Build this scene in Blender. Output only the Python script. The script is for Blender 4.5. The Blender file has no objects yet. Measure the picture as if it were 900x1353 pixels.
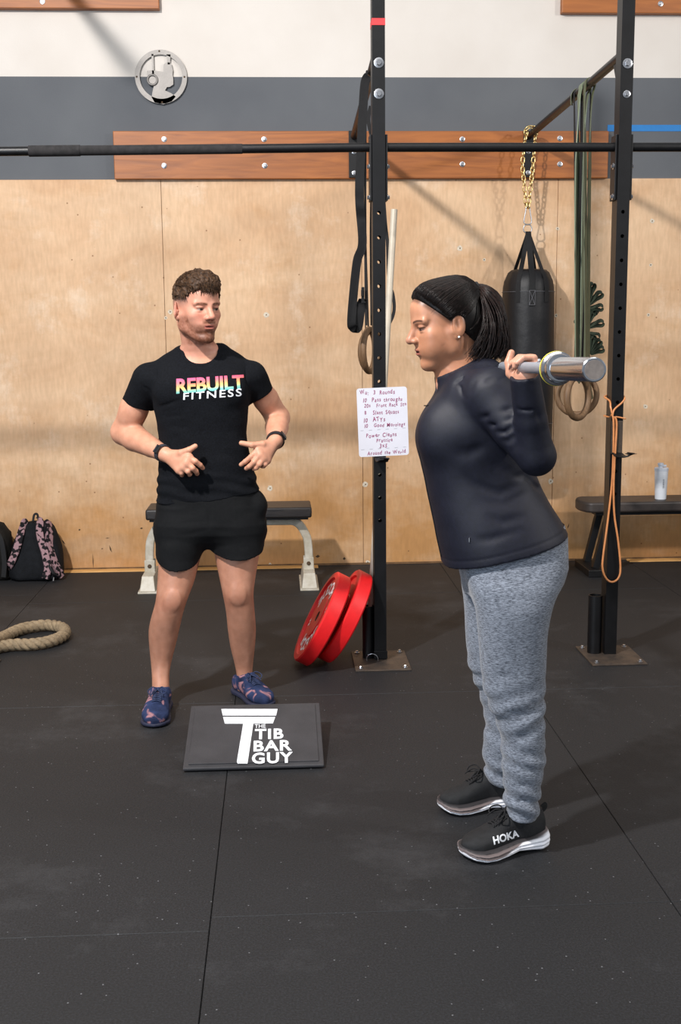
import bpy, bmesh, math, random
import numpy as np
from mathutils import Vector, Matrix, Euler
random.seed(7); np.random.seed(7)
S = bpy.context.scene
COL = S.collection
PI = math.pi

# ------------------------------------------------------------------ camera
FPX = 1540.0; CAMZ = 1.52
cam_d = bpy.data.cameras.new('camera'); cam = bpy.data.objects.new('camera', cam_d); COL.objects.link(cam)
cam_d.sensor_fit = 'VERTICAL'; cam_d.sensor_height = 36; cam_d.lens = 36*FPX/1353
cam_d.clip_start = 0.05; cam_d.clip_end = 100
cam.location = (0, 0, CAMZ); cam.rotation_euler = (Euler((math.radians(90-9.08), 0, math.radians(-2.97))).to_matrix() @ Matrix.Rotation(math.radians(-0.5), 3, 'Z')).to_euler()
S.camera = cam
# ------------------------------------------------------------------ world, lights, exposure
def srgb(c):
    if isinstance(c, str): c = [int(c[i:i+2], 16)/255 for i in (0, 2, 4)]
    return tuple((x/12.92 if x <= .04045 else ((x+.055)/1.055)**2.4) for x in c[:3])
W = bpy.data.worlds.new('world'); S.world = W; W.use_nodes = True
W.node_tree.nodes['Background'].inputs[0].default_value = (.86, .92, 1.0, 1)
W.node_tree.nodes['Background'].inputs[1].default_value = 0.30
def area(name, loc, target, size, size_y, power, color):
    l = bpy.data.lights.new(name, 'AREA'); l.shape = 'RECTANGLE'; l.size = size; l.size_y = size_y
    l.energy = power; l.color = color
    o = bpy.data.objects.new(name, l); COL.objects.link(o); o.location = loc
    o.rotation_euler = (Vector(target)-Vector(loc)).to_track_quat('-Z', 'Y').to_euler(); return o
area('key_window', (-2.1, 1.6, 4.6), (0.0, 6.0, 0.9), .22, .22, 385, (1, .96, .93))
area('right_window', (5.4, 1.6, 3.85), (1.0, 6.5, 1.0), .28, .28, 150, (1, .95, .90))
area('garage_door', (-3.6, -2.2, 2.2), (0.2, 4.8, 1.0), 3.6, 2.8, 205, (.76, .87, 1.0))
area('overhead_area', (0.6, 3.2, 5.2), (0.6, 4.2, 0), 3.0, 2.0, 60, (1, .97, .93))  # broad soft area light aimed down from overhead
VS = S.view_settings
S.display_settings.display_device = 'sRGB'
VS.view_transform = 'Standard'; VS.look = 'None'; VS.gamma = 1; VS.use_curve_mapping = False
VS.exposure = 0.04

# ------------------------------------------------------------------ helpers
CAMR = Euler(cam.rotation_euler).to_matrix()
def ray(px, py): return CAMR @ Vector(((px-450)/FPX, -(py-676.5)/FPX, -1))
def P(px, py, Y):
    d = ray(px, py); t = Y/d.y; return Vector((d.x*t, Y, CAMZ+d.z*t))
def PZ(px, py, Z=0.0):
    d = ray(px, py); t = (Z-CAMZ)/d.z; return Vector((d.x*t, d.y*t, Z))

MATS = {}
def nodes_of(m):
    m.use_nodes = True; nt = m.node_tree; return nt, nt.nodes, nt.links, nt.nodes['Principled BSDF']
def mat(name, col, rough=.6, metal=0, var=0.0, vscale=8, bump=0.0, bscale=60, col2=None, stretch=(1,1,1), spec=.5, coat=0, detail=5, sheen=0, sss=0, alpha=1):
    if name in MATS: return MATS[name]
    m = bpy.data.materials.new(name); nt, N, L, B = nodes_of(m)
    c = srgb(col) if isinstance(col, str) else col
    B.inputs['Base Color'].default_value = (*c, 1); B.inputs['Roughness'].default_value = rough
    B.inputs['Metallic'].default_value = metal; B.inputs['Specular IOR Level'].default_value = spec
    B.inputs['Coat Weight'].default_value = coat; B.inputs['Sheen Weight'].default_value = sheen
    if sss: B.inputs['Subsurface Weight'].default_value = sss; B.inputs['Subsurface Scale'].default_value = .01
    tc = N.new('ShaderNodeTexCoord'); mp = N.new('ShaderNodeMapping'); L.new(tc.outputs['Object'], mp.inputs[0])
    mp.inputs['Scale'].default_value = stretch
    if var or col2:
        n = N.new('ShaderNodeTexNoise'); n.inputs['Scale'].default_value = vscale; n.inputs['Detail'].default_value = detail
        n.inputs['Roughness'].default_value = .6
        L.new(mp.outputs[0], n.inputs['Vector'])
        r = N.new('ShaderNodeValToRGB'); r.color_ramp.elements[0].position = .32; r.color_ramp.elements[1].position = .68
        c2 = srgb(col2) if isinstance(col2, str) else (col2 or tuple(min(1, x*(1+var)) for x in c))
        c1 = tuple(x*(1-var) for x in c)
        r.color_ramp.elements[0].color = (*c1, 1); r.color_ramp.elements[1].color = (*c2, 1)
        L.new(n.outputs['Fac'], r.inputs[0]); L.new(r.outputs[0], B.inputs['Base Color'])
    if bump:
        n = N.new('ShaderNodeTexNoise'); n.inputs['Scale'].default_value = bscale; n.inputs['Detail'].default_value = 4
        L.new(mp.outputs[0], n.inputs['Vector'])
        b = N.new('ShaderNodeBump'); b.inputs['Strength'].default_value = bump; b.inputs['Distance'].default_value = .004
        L.new(n.outputs['Fac'], b.inputs['Height']); L.new(b.outputs[0], B.inputs['Normal'])
    MATS[name] = m; return m

ORG = {}
def tag(o, label=None, cat=None, group=None, kind=None):
    if label: o['label'] = label
    if cat: o['category'] = cat
    if group: o['group'] = group
    if kind: o['kind'] = kind
    return o
def thing(name, loc, label, cat, group=None):
    o = bpy.data.objects.new(name, None); COL.objects.link(o); o.location = loc; o.empty_display_size = .1
    ORG[o.name] = Vector(loc); tag(o, label, cat, group); return o
def finish(name, me, m, parent=None, origin=None, smooth=30, bevel=0, segs=2):
    """me has world coordinates; shift to the parent's (or own) origin"""
    org = ORG[parent.name] if parent else (Vector(origin) if origin is not None else None)
    if org is None:
        n = len(me.vertices); a = np.empty(n*3, np.float32); me.vertices.foreach_get('co', a); a = a.reshape(-1, 3)
        org = Vector(((a[:,0].min()+a[:,0].max())/2, (a[:,1].min()+a[:,1].max())/2, float(a[:,2].min())))
    me.transform(Matrix.Translation(-org))
    if smooth is not None:
        me.shade_smooth()
        if smooth < 180: me.set_sharp_from_angle(angle=math.radians(smooth))
    for mm in (m if isinstance(m, (list, tuple)) else [m]): me.materials.append(mm)
    o = bpy.data.objects.new(name, me); COL.objects.link(o)
    if parent: o.parent = parent
    else: o.location = org
    ORG[o.name] = org
    if bevel:
        b = o.modifiers.new('bevel', 'BEVEL'); b.width = bevel; b.segments = segs; b.limit_method = 'ANGLE'; b.angle_limit = math.radians(40)
    return o

def smoothpath(pts, n=8, closed=False):
    pts = [Vector(p) for p in pts]; out = []; N = len(pts)
    rng = range(N) if closed else range(N-1)
    for i in rng:
        if closed: a, b, c, d = pts[(i-1) % N], pts[i], pts[(i+1) % N], pts[(i+2) % N]
        else: a, b, c, d = pts[max(i-1, 0)], pts[i], pts[i+1], pts[min(i+2, N-1)]
        for k in range(n):
            t = k/n; t2 = t*t; t3 = t2*t
            out.append(.5*((2*b)+(c-a)*t+(2*a-5*b+4*c-d)*t2+(3*b-a-3*c+d)*t3))
    if not closed: out.append(pts[-1])
    return out

class MB:
    def __init__(s): s.v = []; s.f = []; s.mi = []; s.m = 0
    def add(s, vs, fs):
        b = len(s.v); s.v += [tuple(v) for v in vs]; s.f += [tuple(b+i for i in f) for f in fs]; s.mi += [s.m]*len(fs); return s
    def ribbon(s, pts, wd, w, th, closed=False):
        """flat band; wd = width direction(s), one per point or a single one"""
        pts = [Vector(p) for p in pts]; N = len(pts); vs = []; ww = w if isinstance(w, (list, tuple)) else [w]*N
        for i, p in enumerate(pts):
            t = (pts[(i+1) % N]-pts[i-1]) if closed else (pts[min(i+1, N-1)]-pts[max(i-1, 0)]); t.normalize()
            d = Vector(wd[i] if isinstance(wd, list) else wd); d = (d-t*t.dot(d)).normalized(); n = t.cross(d)
            for a, b in ((-1, -1), (1, -1), (1, 1), (-1, 1)): vs.append(p+d*a*ww[i]/2+n*b*th/2)
        fs = [(i*4+k, i*4+(k+1) % 4, ((i+1) % N)*4+(k+1) % 4, ((i+1) % N)*4+k) for i in range(N if closed else N-1) for k in range(4)]
        if not closed: fs += [(3,2,1,0), tuple((N-1)*4+k for k in range(4))]
        return s.add(vs, fs)
    def box(s, c, d, R=None):
        c = Vector(c); x, y, z = [k/2 for k in d]
        vs = [Vector((i*x, j*y, k*z)) for i in (-1, 1) for j in (-1, 1) for k in (-1, 1)]
        if R: vs = [R @ v for v in vs]
        return s.add([c+v for v in vs], [(0,1,3,2),(4,6,7,5),(0,4,5,1),(2,3,7,6),(0,2,6,4),(1,5,7,3)])
    def span(s, a, b):
        a, b = Vector(a), Vector(b); return s.box((a+b)/2, [abs(k) for k in (b-a)])
    def tube(s, pts, r, n=10, caps=True, closed=False, flat=None, up=None):
        """r: number or list; flat: (w,t) elliptical/rect section"""
        pts = [Vector(p) for p in pts]; N = len(pts); vs = []
        rr = r if isinstance(r, (list, tuple)) else [r]*N
        u = None
        for i, p in enumerate(pts):
            if closed: t = pts[(i+1) % N]-pts[i-1]
            else: t = pts[min(i+1, N-1)]-pts[max(i-1, 0)]
            t.normalize()
            if up is not None: u = Vector(up) - t*t.dot(Vector(up))
            elif u is None: u = t.orthogonal()
            else: u = u - t*t.dot(u)
            if u.length < 1e-6: u = t.orthogonal()
            u.normalize(); w = t.cross(u)
            for k in range(n):
                a = 2*PI*k/n
                if flat:
                    ca, sa = math.cos(a), math.sin(a)
                    ex = .35
                    ca = math.copysign(abs(ca)**ex, ca); sa = math.copysign(abs(sa)**ex, sa)
                    vs.append(p+u*ca*flat[1]/2*rr[i]+w*sa*flat[0]/2*rr[i])
                else: vs.append(p+(u*math.cos(a)+w*math.sin(a))*rr[i])
        fs = []
        for i in range(N if closed else N-1):
            for k in range(n):
                a = i*n+k; b = i*n+(k+1) % n; j = ((i+1) % N)*n
                fs.append((a, b, j+(k+1) % n, j+k))
        if caps and not closed:
            fs.append(tuple(range(n-1, -1, -1))); fs.append(tuple((N-1)*n+k for k in range(n)))
        return s.add(vs, fs)
    def cyl(s, a, b, r, n=16, r2=None): return s.tube([a, b], [r, r2 if r2 is not None else r], n)
    def lathe(s, prof, base, axis=(0,0,1), n=24, capped=True):
        """prof: [(r, h)...] along axis"""
        ax = Vector(axis).normalized(); u = ax.orthogonal().normalized(); w = ax.cross(u); base = Vector(base); vs = []
        for r, h in prof:
            for k in range(n):
                a = 2*PI*k/n; vs.append(base+ax*h+(u*math.cos(a)+w*math.sin(a))*r)
        fs = []
        for i in range(len(prof)-1):
            for k in range(n): fs.append((i*n+k, i*n+(k+1) % n, (i+1)*n+(k+1) % n, (i+1)*n+k))
        if capped: fs.append(tuple(range(n-1, -1, -1))); fs.append(tuple((len(prof)-1)*n+k for k in range(n)))
        return s.add(vs, fs)
    def torus(s, c, R, r, axis=(0,1,0), n=40, m=10):
        ax = Vector(axis).normalized(); u = ax.orthogonal().normalized(); w = ax.cross(u); c = Vector(c)
        return s.tube([c+(u*math.cos(2*PI*k/n)+w*math.sin(2*PI*k/n))*R for k in range(n)], r, m, closed=True, up=ax)
    def prism(s, poly, fr, th):
        """poly 2d pts; fr=(origin, xaxis, yaxis); extruded by th along -normal (behind) """
        o, x, y = [Vector(q) for q in fr]; nrm = x.cross(y).normalized(); n = len(poly)
        f = [o+x*p[0]+y*p[1] for p in poly]; b = [p-nrm*th for p in f]
        return s.add(f+b, [tuple(range(n)), tuple(range(2*n-1, n-1, -1))]+[(k, n+k, n+(k+1) % n, (k+1) % n) for k in range(n)])
    def mesh(s, name):
        me = bpy.data.meshes.new(name); me.from_pydata(s.v, [], s.f); me.update()
        bm = bmesh.new(); bm.from_mesh(me); bmesh.ops.recalc_face_normals(bm, faces=bm.faces); bm.to_mesh(me); bm.free()
        if any(s.mi): me.polygons.foreach_set('material_index', s.mi)
        return me
    def build(s, name, m, parent=None, **k): return finish(name, s.mesh(name), m, parent, **k)

def dup(o, offset=(0,0,0), parent=None):
    c = o.copy(); COL.objects.link(c)
    if parent: c.parent = parent; ORG[c.name] = ORG[parent.name]
    else: c.location = Vector(o.location)+Vector(offset); ORG[c.name] = Vector(c.location)
    for ch in [x for x in list(COL.objects) if x.parent == o]: dup(ch, (0,0,0), c)
    return c

def text_mesh(body, size=1.0, offset=0.0, space=1.0, grid=None, align='CENTER', shear=0):
    c = bpy.data.curves.new('t', 'FONT'); c.body = body; c.size = size; c.offset = offset; c.space_character = space
    c.align_x = align; c.align_y = 'CENTER'; c.shear = shear; c.resolution_u = 3
    o = bpy.data.objects.new('t', c); COL.objects.link(o); bpy.context.view_layer.update()
    dg = bpy.context.evaluated_depsgraph_get(); me = bpy.data.meshes.new_from_object(o.evaluated_get(dg), depsgraph=dg)
    bm = bmesh.new(); bm.from_mesh(me)
    if grid:
        xs = [v.co.x for v in bm.verts]; ys = [v.co.y for v in bm.verts]
        x = min(xs)+grid
        while x < max(xs): bmesh.ops.bisect_plane(bm, geom=bm.verts[:]+bm.edges[:]+bm.faces[:], plane_co=(x,0,0), plane_no=(1,0,0)); x += grid
        y = min(ys)+grid
        while y < max(ys): bmesh.ops.bisect_plane(bm, geom=bm.verts[:]+bm.edges[:]+bm.faces[:], plane_co=(0,y,0), plane_no=(0,1,0)); y += grid
    out = ([v.co.copy() for v in bm.verts], [tuple(v.index for v in f.verts) for f in bm.faces]) if not bm.verts.index_update() else None
    bm.free(); bpy.data.objects.remove(o); bpy.data.curves.remove(c); bpy.data.meshes.remove(me)
    return out

# common materials
M_black = mat('black_powder_coat', '0c0c0e', .45, 0, spec=.35, var=.3, vscale=30, bump=.15, bscale=400)
M_steel = mat('zinc_steel', 'b9bbc0', .32, 1, var=.15, vscale=40)
M_chrome = mat('brushed_chrome', 'c9ccd2', .2, 1, var=.06, vscale=20, stretch=(1,.02,1))
M_white = mat('white_print', 'eceef2', .6)
M_blkfab = mat('black_webbing', '141416', .85, var=.2, vscale=60, bump=.3, bscale=500)
# ------------------------------------------------------------------ setting
WY = 7.36
m_mat, = [bpy.data.materials.new('black_rubber_mat')]
def rubber():
    nt, N, L, B = nodes_of(m_mat)
    tc = N.new('ShaderNodeNewGeometry')
    n1 = N.new('ShaderNodeTexNoise'); n1.inputs['Scale'].default_value = 1.3; n1.inputs['Detail'].default_value = 6; L.new(tc.outputs['Position'], n1.inputs['Vector'])
    r1 = N.new('ShaderNodeValToRGB'); e = r1.color_ramp.elements; e[0].position = .3; e[1].position = .75
    e[0].color = (*srgb('0f1013'), 1); e[1].color = (*srgb('17181b'), 1); L.new(n1.outputs['Fac'], r1.inputs[0])
    n2 = N.new('ShaderNodeTexNoise'); n2.inputs['Scale'].default_value = 170; n2.inputs['Detail'].default_value = 3; L.new(tc.outputs['Position'], n2.inputs['Vector'])
    r2 = N.new('ShaderNodeValToRGB'); e = r2.color_ramp.elements; e[0].position = .40; e[1].position = .72
    e[0].color = (.55, .55, .55, 1); e[1].color = (1.9, 1.92, 1.98, 1); L.new(n2.outputs['Fac'], r2.inputs[0])
    mx = N.new('ShaderNodeMix'); mx.data_type = 'RGBA'; mx.blend_type = 'MULTIPLY'; mx.inputs[0].default_value = 1
    L.new(r1.outputs[0], mx.inputs[6]); L.new(r2.outputs[0], mx.inputs[7])
    v = N.new('ShaderNodeTexVoronoi'); v.inputs['Scale'].default_value = 26; L.new(tc.outputs['Position'], v.inputs['Vector'])
    r3 = N.new('ShaderNodeValToRGB'); r3.color_ramp.interpolation = 'LINEAR'; e = r3.color_ramp.elements; e[0].position = .04; e[1].position = .07
    e[0].color = (1, 1, 1, 1); e[1].color = (0, 0, 0, 1); L.new(v.outputs['Distance'], r3.inputs[0])
    n4 = N.new('ShaderNodeTexNoise'); n4.inputs['Scale'].default_value = .9; n4.inputs['Detail'].default_value = 8; n4.inputs['Roughness'].default_value = .75; L.new(tc.outputs['Position'], n4.inputs['Vector'])
    r4 = N.new('ShaderNodeValToRGB'); e = r4.color_ramp.elements; e[0].position = .52; e[1].position = .8; L.new(n4.outputs['Fac'], r4.inputs[0])
    mm = N.new('ShaderNodeMath'); mm.operation = 'MULTIPLY'; L.new(r3.outputs[0], mm.inputs[0]); mm.inputs[1].default_value = .55
    ad = N.new('ShaderNodeMath'); ad.operation = 'MULTIPLY_ADD'; L.new(r4.outputs[0], ad.inputs[0]); ad.inputs[1].default_value = .16; L.new(mm.outputs[0], ad.inputs[2]); ad.use_clamp = True
    m2 = N.new('ShaderNodeMix'); m2.data_type = 'RGBA'; L.new(ad.outputs[0], m2.inputs[0]); L.new(mx.outputs[2], m2.inputs[6]); m2.inputs[7].default_value = (*srgb('85868a'), 1)
    L.new(m2.outputs[2], B.inputs['Base Color']); B.inputs['Roughness'].default_value = .68
    b = N.new('ShaderNodeBump'); b.inputs['Strength'].default_value = .5; b.inputs['Distance'].default_value = .002
    L.new(n2.outputs['Fac'], b.inputs['Height']); L.new(b.outputs[0], B.inputs['Normal'])
rubber()
fl = MB().span((-6, -3, -.10), (7, WY+.02, -.012)).build('floor', mat('dark_slab', '1a1817', .8), smooth=None)
tag(fl, kind='structure')
cols = [(-.20+1.22*k) for k in range(-4, 5)]
mesh_cache = {}
for ci, x0 in enumerate(cols):
    off = PZ(400,1208).y + (-.07 if ci == 3 else (0 if ci in (4, 5) else random.uniform(-.5, .5)))
    ys = [off+1.83*k for k in range(-3, 4)]
    for y0 in ys:
        y1 = min(y0+1.83, WY-.10 if ci in (2, 3) or ci > 5 else WY-.012)
        if y1-y0 < .15: continue
        ln = round(y1-y0, 4)
        if ln not in mesh_cache:
            mesh_cache[ln] = MB().span((.0011, .0011, -.012), (1.2189, ln-.0011, 0)).mesh('mat')
            mesh_cache[ln].materials.append(m_mat)
        o = bpy.data.objects.new('rubber_mat', mesh_cache[ln]); COL.objects.link(o); o.parent = fl
        o.location = Vector((x0, y0, 0))-ORG[fl.name]; ORG[o.name] = Vector((x0, y0, 0))
        b = o.modifiers.new('bevel', 'BEVEL'); b.width = .0016; b.segments = 1

# back wall: painted upper, plywood panels below
z_ply = P(450, 237, WY).z; z_band = P(450, 102, WY).z
m_wall = bpy.data.materials.new('painted_wall')
def wallm():
    nt, N, L, B = nodes_of(m_wall); g = N.new('ShaderNodeNewGeometry')
    sp = N.new('ShaderNodeSeparateXYZ'); L.new(g.outputs['Position'], sp.inputs[0])
    c = N.new('ShaderNodeMath'); c.operation = 'GREATER_THAN'; L.new(sp.outputs[2], c.inputs[0]); c.inputs[1].default_value = z_band
    n = N.new('ShaderNodeTexNoise'); n.inputs['Scale'].default_value = 2.2; n.inputs['Detail'].default_value = 6; L.new(g.outputs['Position'], n.inputs['Vector'])
    def ramp(a, b_):
        r = N.new('ShaderNodeValToRGB'); r.color_ramp.elements[0].color = (*srgb(a), 1); r.color_ramp.elements[1].color = (*srgb(b_), 1)
        r.color_ramp.elements[0].position = .3; r.color_ramp.elements[1].position = .7; L.new(n.outputs['Fac'], r.inputs[0]); return r
    a = ramp('56595e', '5f6266'); b_ = ramp('cdc6be', 'd6d0c9')
    mx = N.new('ShaderNodeMix'); mx.data_type = 'RGBA'; L.new(c.outputs[0], mx.inputs[0]); L.new(a.outputs[0], mx.inputs[6]); L.new(b_.outputs[0], mx.inputs[7])
    L.new(mx.outputs[2], B.inputs['Base Color']); B.inputs['Roughness'].default_value = .85
    n2 = N.new('ShaderNodeTexNoise'); n2.inputs['Scale'].default_value = 120; L.new(g.outputs['Position'], n2.inputs['Vector'])
    bp = N.new('ShaderNodeBump'); bp.inputs['Strength'].default_value = .25; bp.inputs['Distance'].default_value = .002
    L.new(n2.outputs['Fac'], bp.inputs['Height']); L.new(bp.outputs[0], B.inputs['Normal'])
wallm()
wall = MB().span((-6, WY, -.1), (7, WY+.2, 5.2)).build('wall_back', m_wall, smooth=None); tag(wall, kind='structure')
m_ply = bpy.data.materials.new('birch_plywood')
def plym():
    nt, N, L, B = nodes_of(m_ply); g = N.new('ShaderNodeNewGeometry')
    oi = N.new('ShaderNodeObjectInfo')
    mp = N.new('ShaderNodeMapping'); L.new(g.outputs['Position'], mp.inputs[0]); mp.inputs['Scale'].default_value = (1, 1, 2.2)
    n = N.new('ShaderNodeTexNoise'); n.inputs['Scale'].default_value = 1.1; n.inputs['Detail'].default_value = 7; n.inputs['Roughness'].default_value = .62; n.inputs['Distortion'].default_value = .6; L.new(mp.outputs[0], n.inputs['Vector'])
    r = N.new('ShaderNodeValToRGB'); e = r.color_ramp.elements; e[0].position = .30; e[1].position = .70
    e[0].color = (*srgb('c49b74'), 1); e[1].color = (*srgb('dab996'), 1); L.new(n.outputs['Fac'], r.inputs[0])
    # warmer brown tone towards the floor and pale scuffs, both broken up by noise
    n2 = N.new('ShaderNodeTexNoise'); n2.inputs['Scale'].default_value = 2.6; n2.inputs['Detail'].default_value = 9; n2.inputs['Roughness'].default_value = .7; L.new(g.outputs['Position'], n2.inputs['Vector'])
    r2 = N.new('ShaderNodeValToRGB'); e = r2.color_ramp.elements; e[0].position = .55; e[1].position = .78; L.new(n2.outputs['Fac'], r2.inputs[0])
    m1 = N.new('ShaderNodeMix'); m1.data_type = 'RGBA'; L.new(r2.outputs[0], m1.inputs[0]); L.new(r.outputs[0], m1.inputs[6]); m1.inputs[7].default_value = (*srgb('e2cbb2'), 1)
    mp3 = N.new('ShaderNodeMapping'); L.new(g.outputs['Position'], mp3.inputs[0]); mp3.inputs['Location'].default_value = (5, 2, 9); mp3.inputs['Scale'].default_value = (1, 1, 1.6)
    n3 = N.new('ShaderNodeTexNoise'); n3.inputs['Scale'].default_value = 1.5; n3.inputs['Detail'].default_value = 8; n3.inputs['Roughness'].default_value = .65; L.new(mp3.outputs[0], n3.inputs['Vector'])
    sp = N.new('ShaderNodeSeparateXYZ'); L.new(g.outputs['Position'], sp.inputs[0])
    mr = N.new('ShaderNodeMapRange'); L.new(sp.outputs[2], mr.inputs[0]); mr.inputs[1].default_value = .0; mr.inputs[2].default_value = .9; mr.inputs[3].default_value = .36; mr.inputs[4].default_value = .0
    ad = N.new('ShaderNodeMath'); ad.operation = 'ADD'; L.new(n3.outputs['Fac'], ad.inputs[0]); L.new(mr.outputs[0], ad.inputs[1])
    r3 = N.new('ShaderNodeValToRGB'); e = r3.color_ramp.elements; e[0].position = .55; e[1].position = .85; L.new(ad.outputs[0], r3.inputs[0])
    m2 = N.new('ShaderNodeMix'); m2.data_type = 'RGBA'; L.new(r3.outputs[0], m2.inputs[0]); L.new(m1.outputs[2], m2.inputs[6]); m2.inputs[7].default_value = (*srgb('bb8a55'), 1)
    # fine fibre grain
    mp4 = N.new('ShaderNodeMapping'); L.new(g.outputs['Position'], mp4.inputs[0]); mp4.inputs['Scale'].default_value = (60, 60, 14)
    n4 = N.new('ShaderNodeTexNoise'); n4.inputs['Scale'].default_value = 1.0; n4.inputs['Detail'].default_value = 4; L.new(mp4.outputs[0], n4.inputs['Vector'])
    r4 = N.new('ShaderNodeValToRGB'); e = r4.color_ramp.elements; e[0].position = .3; e[1].position = .7; e[0].color = (.90, .89, .87, 1); e[1].color = (1.05, 1.05, 1.05, 1); L.new(n4.outputs['Fac'], r4.inputs[0])
    m3 = N.new('ShaderNodeMix'); m3.data_type = 'RGBA'; m3.blend_type = 'MULTIPLY'; m3.inputs[0].default_value = 1; L.new(m2.outputs[2], m3.inputs[6]); L.new(r4.outputs[0], m3.inputs[7])
    # tiny dark pin holes
    v = N.new('ShaderNodeTexVoronoi'); v.inputs['Scale'].default_value = 9; L.new(g.outputs['Position'], v.inputs['Vector'])
    rv = N.new('ShaderNodeValToRGB'); e = rv.color_ramp.elements; e[0].position = .03; e[1].position = .055; e[0].color = (.45, .35, .25, 1); e[1].color = (1, 1, 1, 1); L.new(v.outputs['Distance'], rv.inputs[0])
    m4 = N.new('ShaderNodeMix'); m4.data_type = 'RGBA'; m4.blend_type = 'MULTIPLY'; m4.inputs[0].default_value = 1; L.new(m3.outputs[2], m4.inputs[6]); L.new(rv.outputs[0], m4.inputs[7])
    L.new(m4.outputs[2], B.inputs['Base Color']); B.inputs['Roughness'].default_value = .62
plym()
PT = .014
for k in range(-4, 6):
    x0 = P(221, 500, WY).x+1.22*k
    MB().span((x0+.0012, WY-PT, .0), (x0+1.2188, WY, z_ply)).build('plywood_panel', m_ply, wall, smooth=None, bevel=.0015, segs=1)
# spackle patches and screw marks
M_spack = mat('white_filler', 'cfc3b0', .9, var=.2, vscale=60); M_mark = mat('dark_scuff', '4a3826', .9)
for px, py, r in [(608,328,5),(352,416,5),(225,412,4),(357,645,5),(483,640,5),(728,636,5),(853,537,4),(737,302,3),(773,300,4),(862,292,4),(860,350,3),(857,416,3),(735,417,3),(486,743,4),(357,746,3),(640,343,3),(219,420,3)]:
    c = P(px, py, WY-PT-.001); rr = r*.0038; pts = [(rr*(.75+.35*random.random())*math.cos(a*PI/6), rr*(.75+.35*random.random())*math.sin(a*PI/6)) for a in range(12)]
    b = MB().prism(pts, (c, (1,0,0), (0,0,1)), .0015).build('filler_patch', M_spack, wall, smooth=None)
    MB().lathe([(.004,0),(.003,.0015)], c+Vector((0,-.0003,0)), (0,-1,0), 8).build('screw_head', M_mark, wall, smooth=None)
for px, py, w, h, a in [(146,725,.008,.05,.3),(123,741,.006,.1,0),(187,698,.02,.012,0),(105,700,.015,.012,.4),(751,695,.008,.04,-.3),(49,684,.02,.012,0),(84,716,.006,.04,.6),(135,725,.012,.008,0),(142,711,.03,.005,0),(420,735,.03,.02,0),(455,738,.02,.02,0),(540,728,.008,.008,0)]:
    c = P(px, py, WY-PT-.0008); ca, sa = math.cos(a), math.sin(a)
    MB().prism([(-w/2*ca,-w/2*sa-h*.1), (h*.5*sa, -h/2*ca), (w/2*ca, w/2*sa), (-h*.5*sa, h/2*ca)], (c, (1,0,0), (0,0,1)), .001).build('scuff_mark', M_mark, wall, smooth=None)
# trim strips of bare plywood floor between mats and wall
M_trim = mat('bare_pine_strip', 'd9a765', .55, var=.18, vscale=6, stretch=(1,8,8))
x_a = P(80, 755, WY).x; 
tag(MB().span((-3.5, WY-.098, -.012), (P(420,750,WY).x, WY-PT-.001, .004)).build('trim_1', M_trim, smooth=None, bevel=.002), kind='structure')
tag(MB().span((P(826,750,WY).x, WY-.098, -.012), (5.2, WY-PT-.001, .004)).build('trim_2', M_trim, smooth=None, bevel=.002), kind='structure')
# dark joint between plywood and floor
tag(MB().span((-5, WY-PT-.006, .0), (6, WY-PT, .012)).build('baseboard_back', mat('grimy_joint', '6b4f33', .8, var=.4, vscale=12), smooth=None), kind='structure')
# blue masking tape
c1, c2 = P(803, 165, WY-.001), P(960, 173, WY-.001)
tag(MB().span((c1.x, WY-.002, c2.z-.002), (c2.x, WY-.0003, c1.z)).build('masking_tape', mat('blue_tape', '1673b8', .6, var=.1), smooth=None),
    'strip of blue masking tape stuck on the grey painted band', 'tape')
# ledger boards
M_led = bpy.data.materials.new('stained_ledger_wood')
def ledm():
    nt, N, L, B = nodes_of(M_led); g = N.new('ShaderNodeNewGeometry'); mp = N.new('ShaderNodeMapping'); L.new(g.outputs['Position'], mp.inputs[0]); mp.inputs['Scale'].default_value = (1.3, 6, 13)
    n = N.new('ShaderNodeTexNoise'); n.inputs['Scale'].default_value = 1.6; n.inputs['Detail'].default_value = 8; n.inputs['Distortion'].default_value = 1.6; L.new(mp.outputs[0], n.inputs['Vector'])
    r = N.new('ShaderNodeValToRGB'); e = r.color_ramp.elements; e[0].position = .28; e[1].position = .72; e[0].color = (*srgb('84491c'), 1); e[1].color = (*srgb('a9642a'), 1)
    L.new(n.outputs['Fac'], r.inputs[0]); L.new(r.outputs[0], B.inputs['Base Color']); B.inputs['Roughness'].default_value = .5
    bp = N.new('ShaderNodeBump'); bp.inputs['Strength'].default_value = .3; bp.inputs['Distance'].default_value = .003; L.new(n.outputs['Fac'], bp.inputs['Height']); L.new(bp.outputs[0], B.inputs['Normal'])
ledm()
def bolt(parent, p, r=.017, ax=(0,-1,0), name='bolt', washer=True):
    b = MB()
    if washer: b.lathe([(r,0),(r,.0025),(r*.92,.003)], p, ax, 20)
    b.lathe([(r*.6,.002),(r*.6,.009),(r*.5,.0105)], p, ax, 6)
    return b.build(name, M_steel, parent)
def ledger(x0, x1, z0, z1, label, bolts):
    y0 = WY-.04; t = thing('ledger_board', ((x0+x1)/2, WY-.02, z0), label, 'board', 'stained ledger boards on the wall')
    yb = WY if z0 > z_ply-.05 else WY-PT
    MB().span((x0, y0-.012, z0), (x1, yb, z1)).build('board', M_led, t, smooth=None, bevel=.004)
    for px, py in bolts: bolt(t, P(px, py, y0-.012), .016)
    return t
LY = WY-.052
zt, zb = P(450, 173, LY).z, P(450, 236, LY).z
ledger(P(150,200,LY).x, P(804,200,LY).x, zb, zt, 'long stained wooden ledger board bolted across the wall above the plywood',
       [(217,184),(217,219),(349,184),(350,219),(611,184),(611,217),(740,183),(740,217)])
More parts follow.
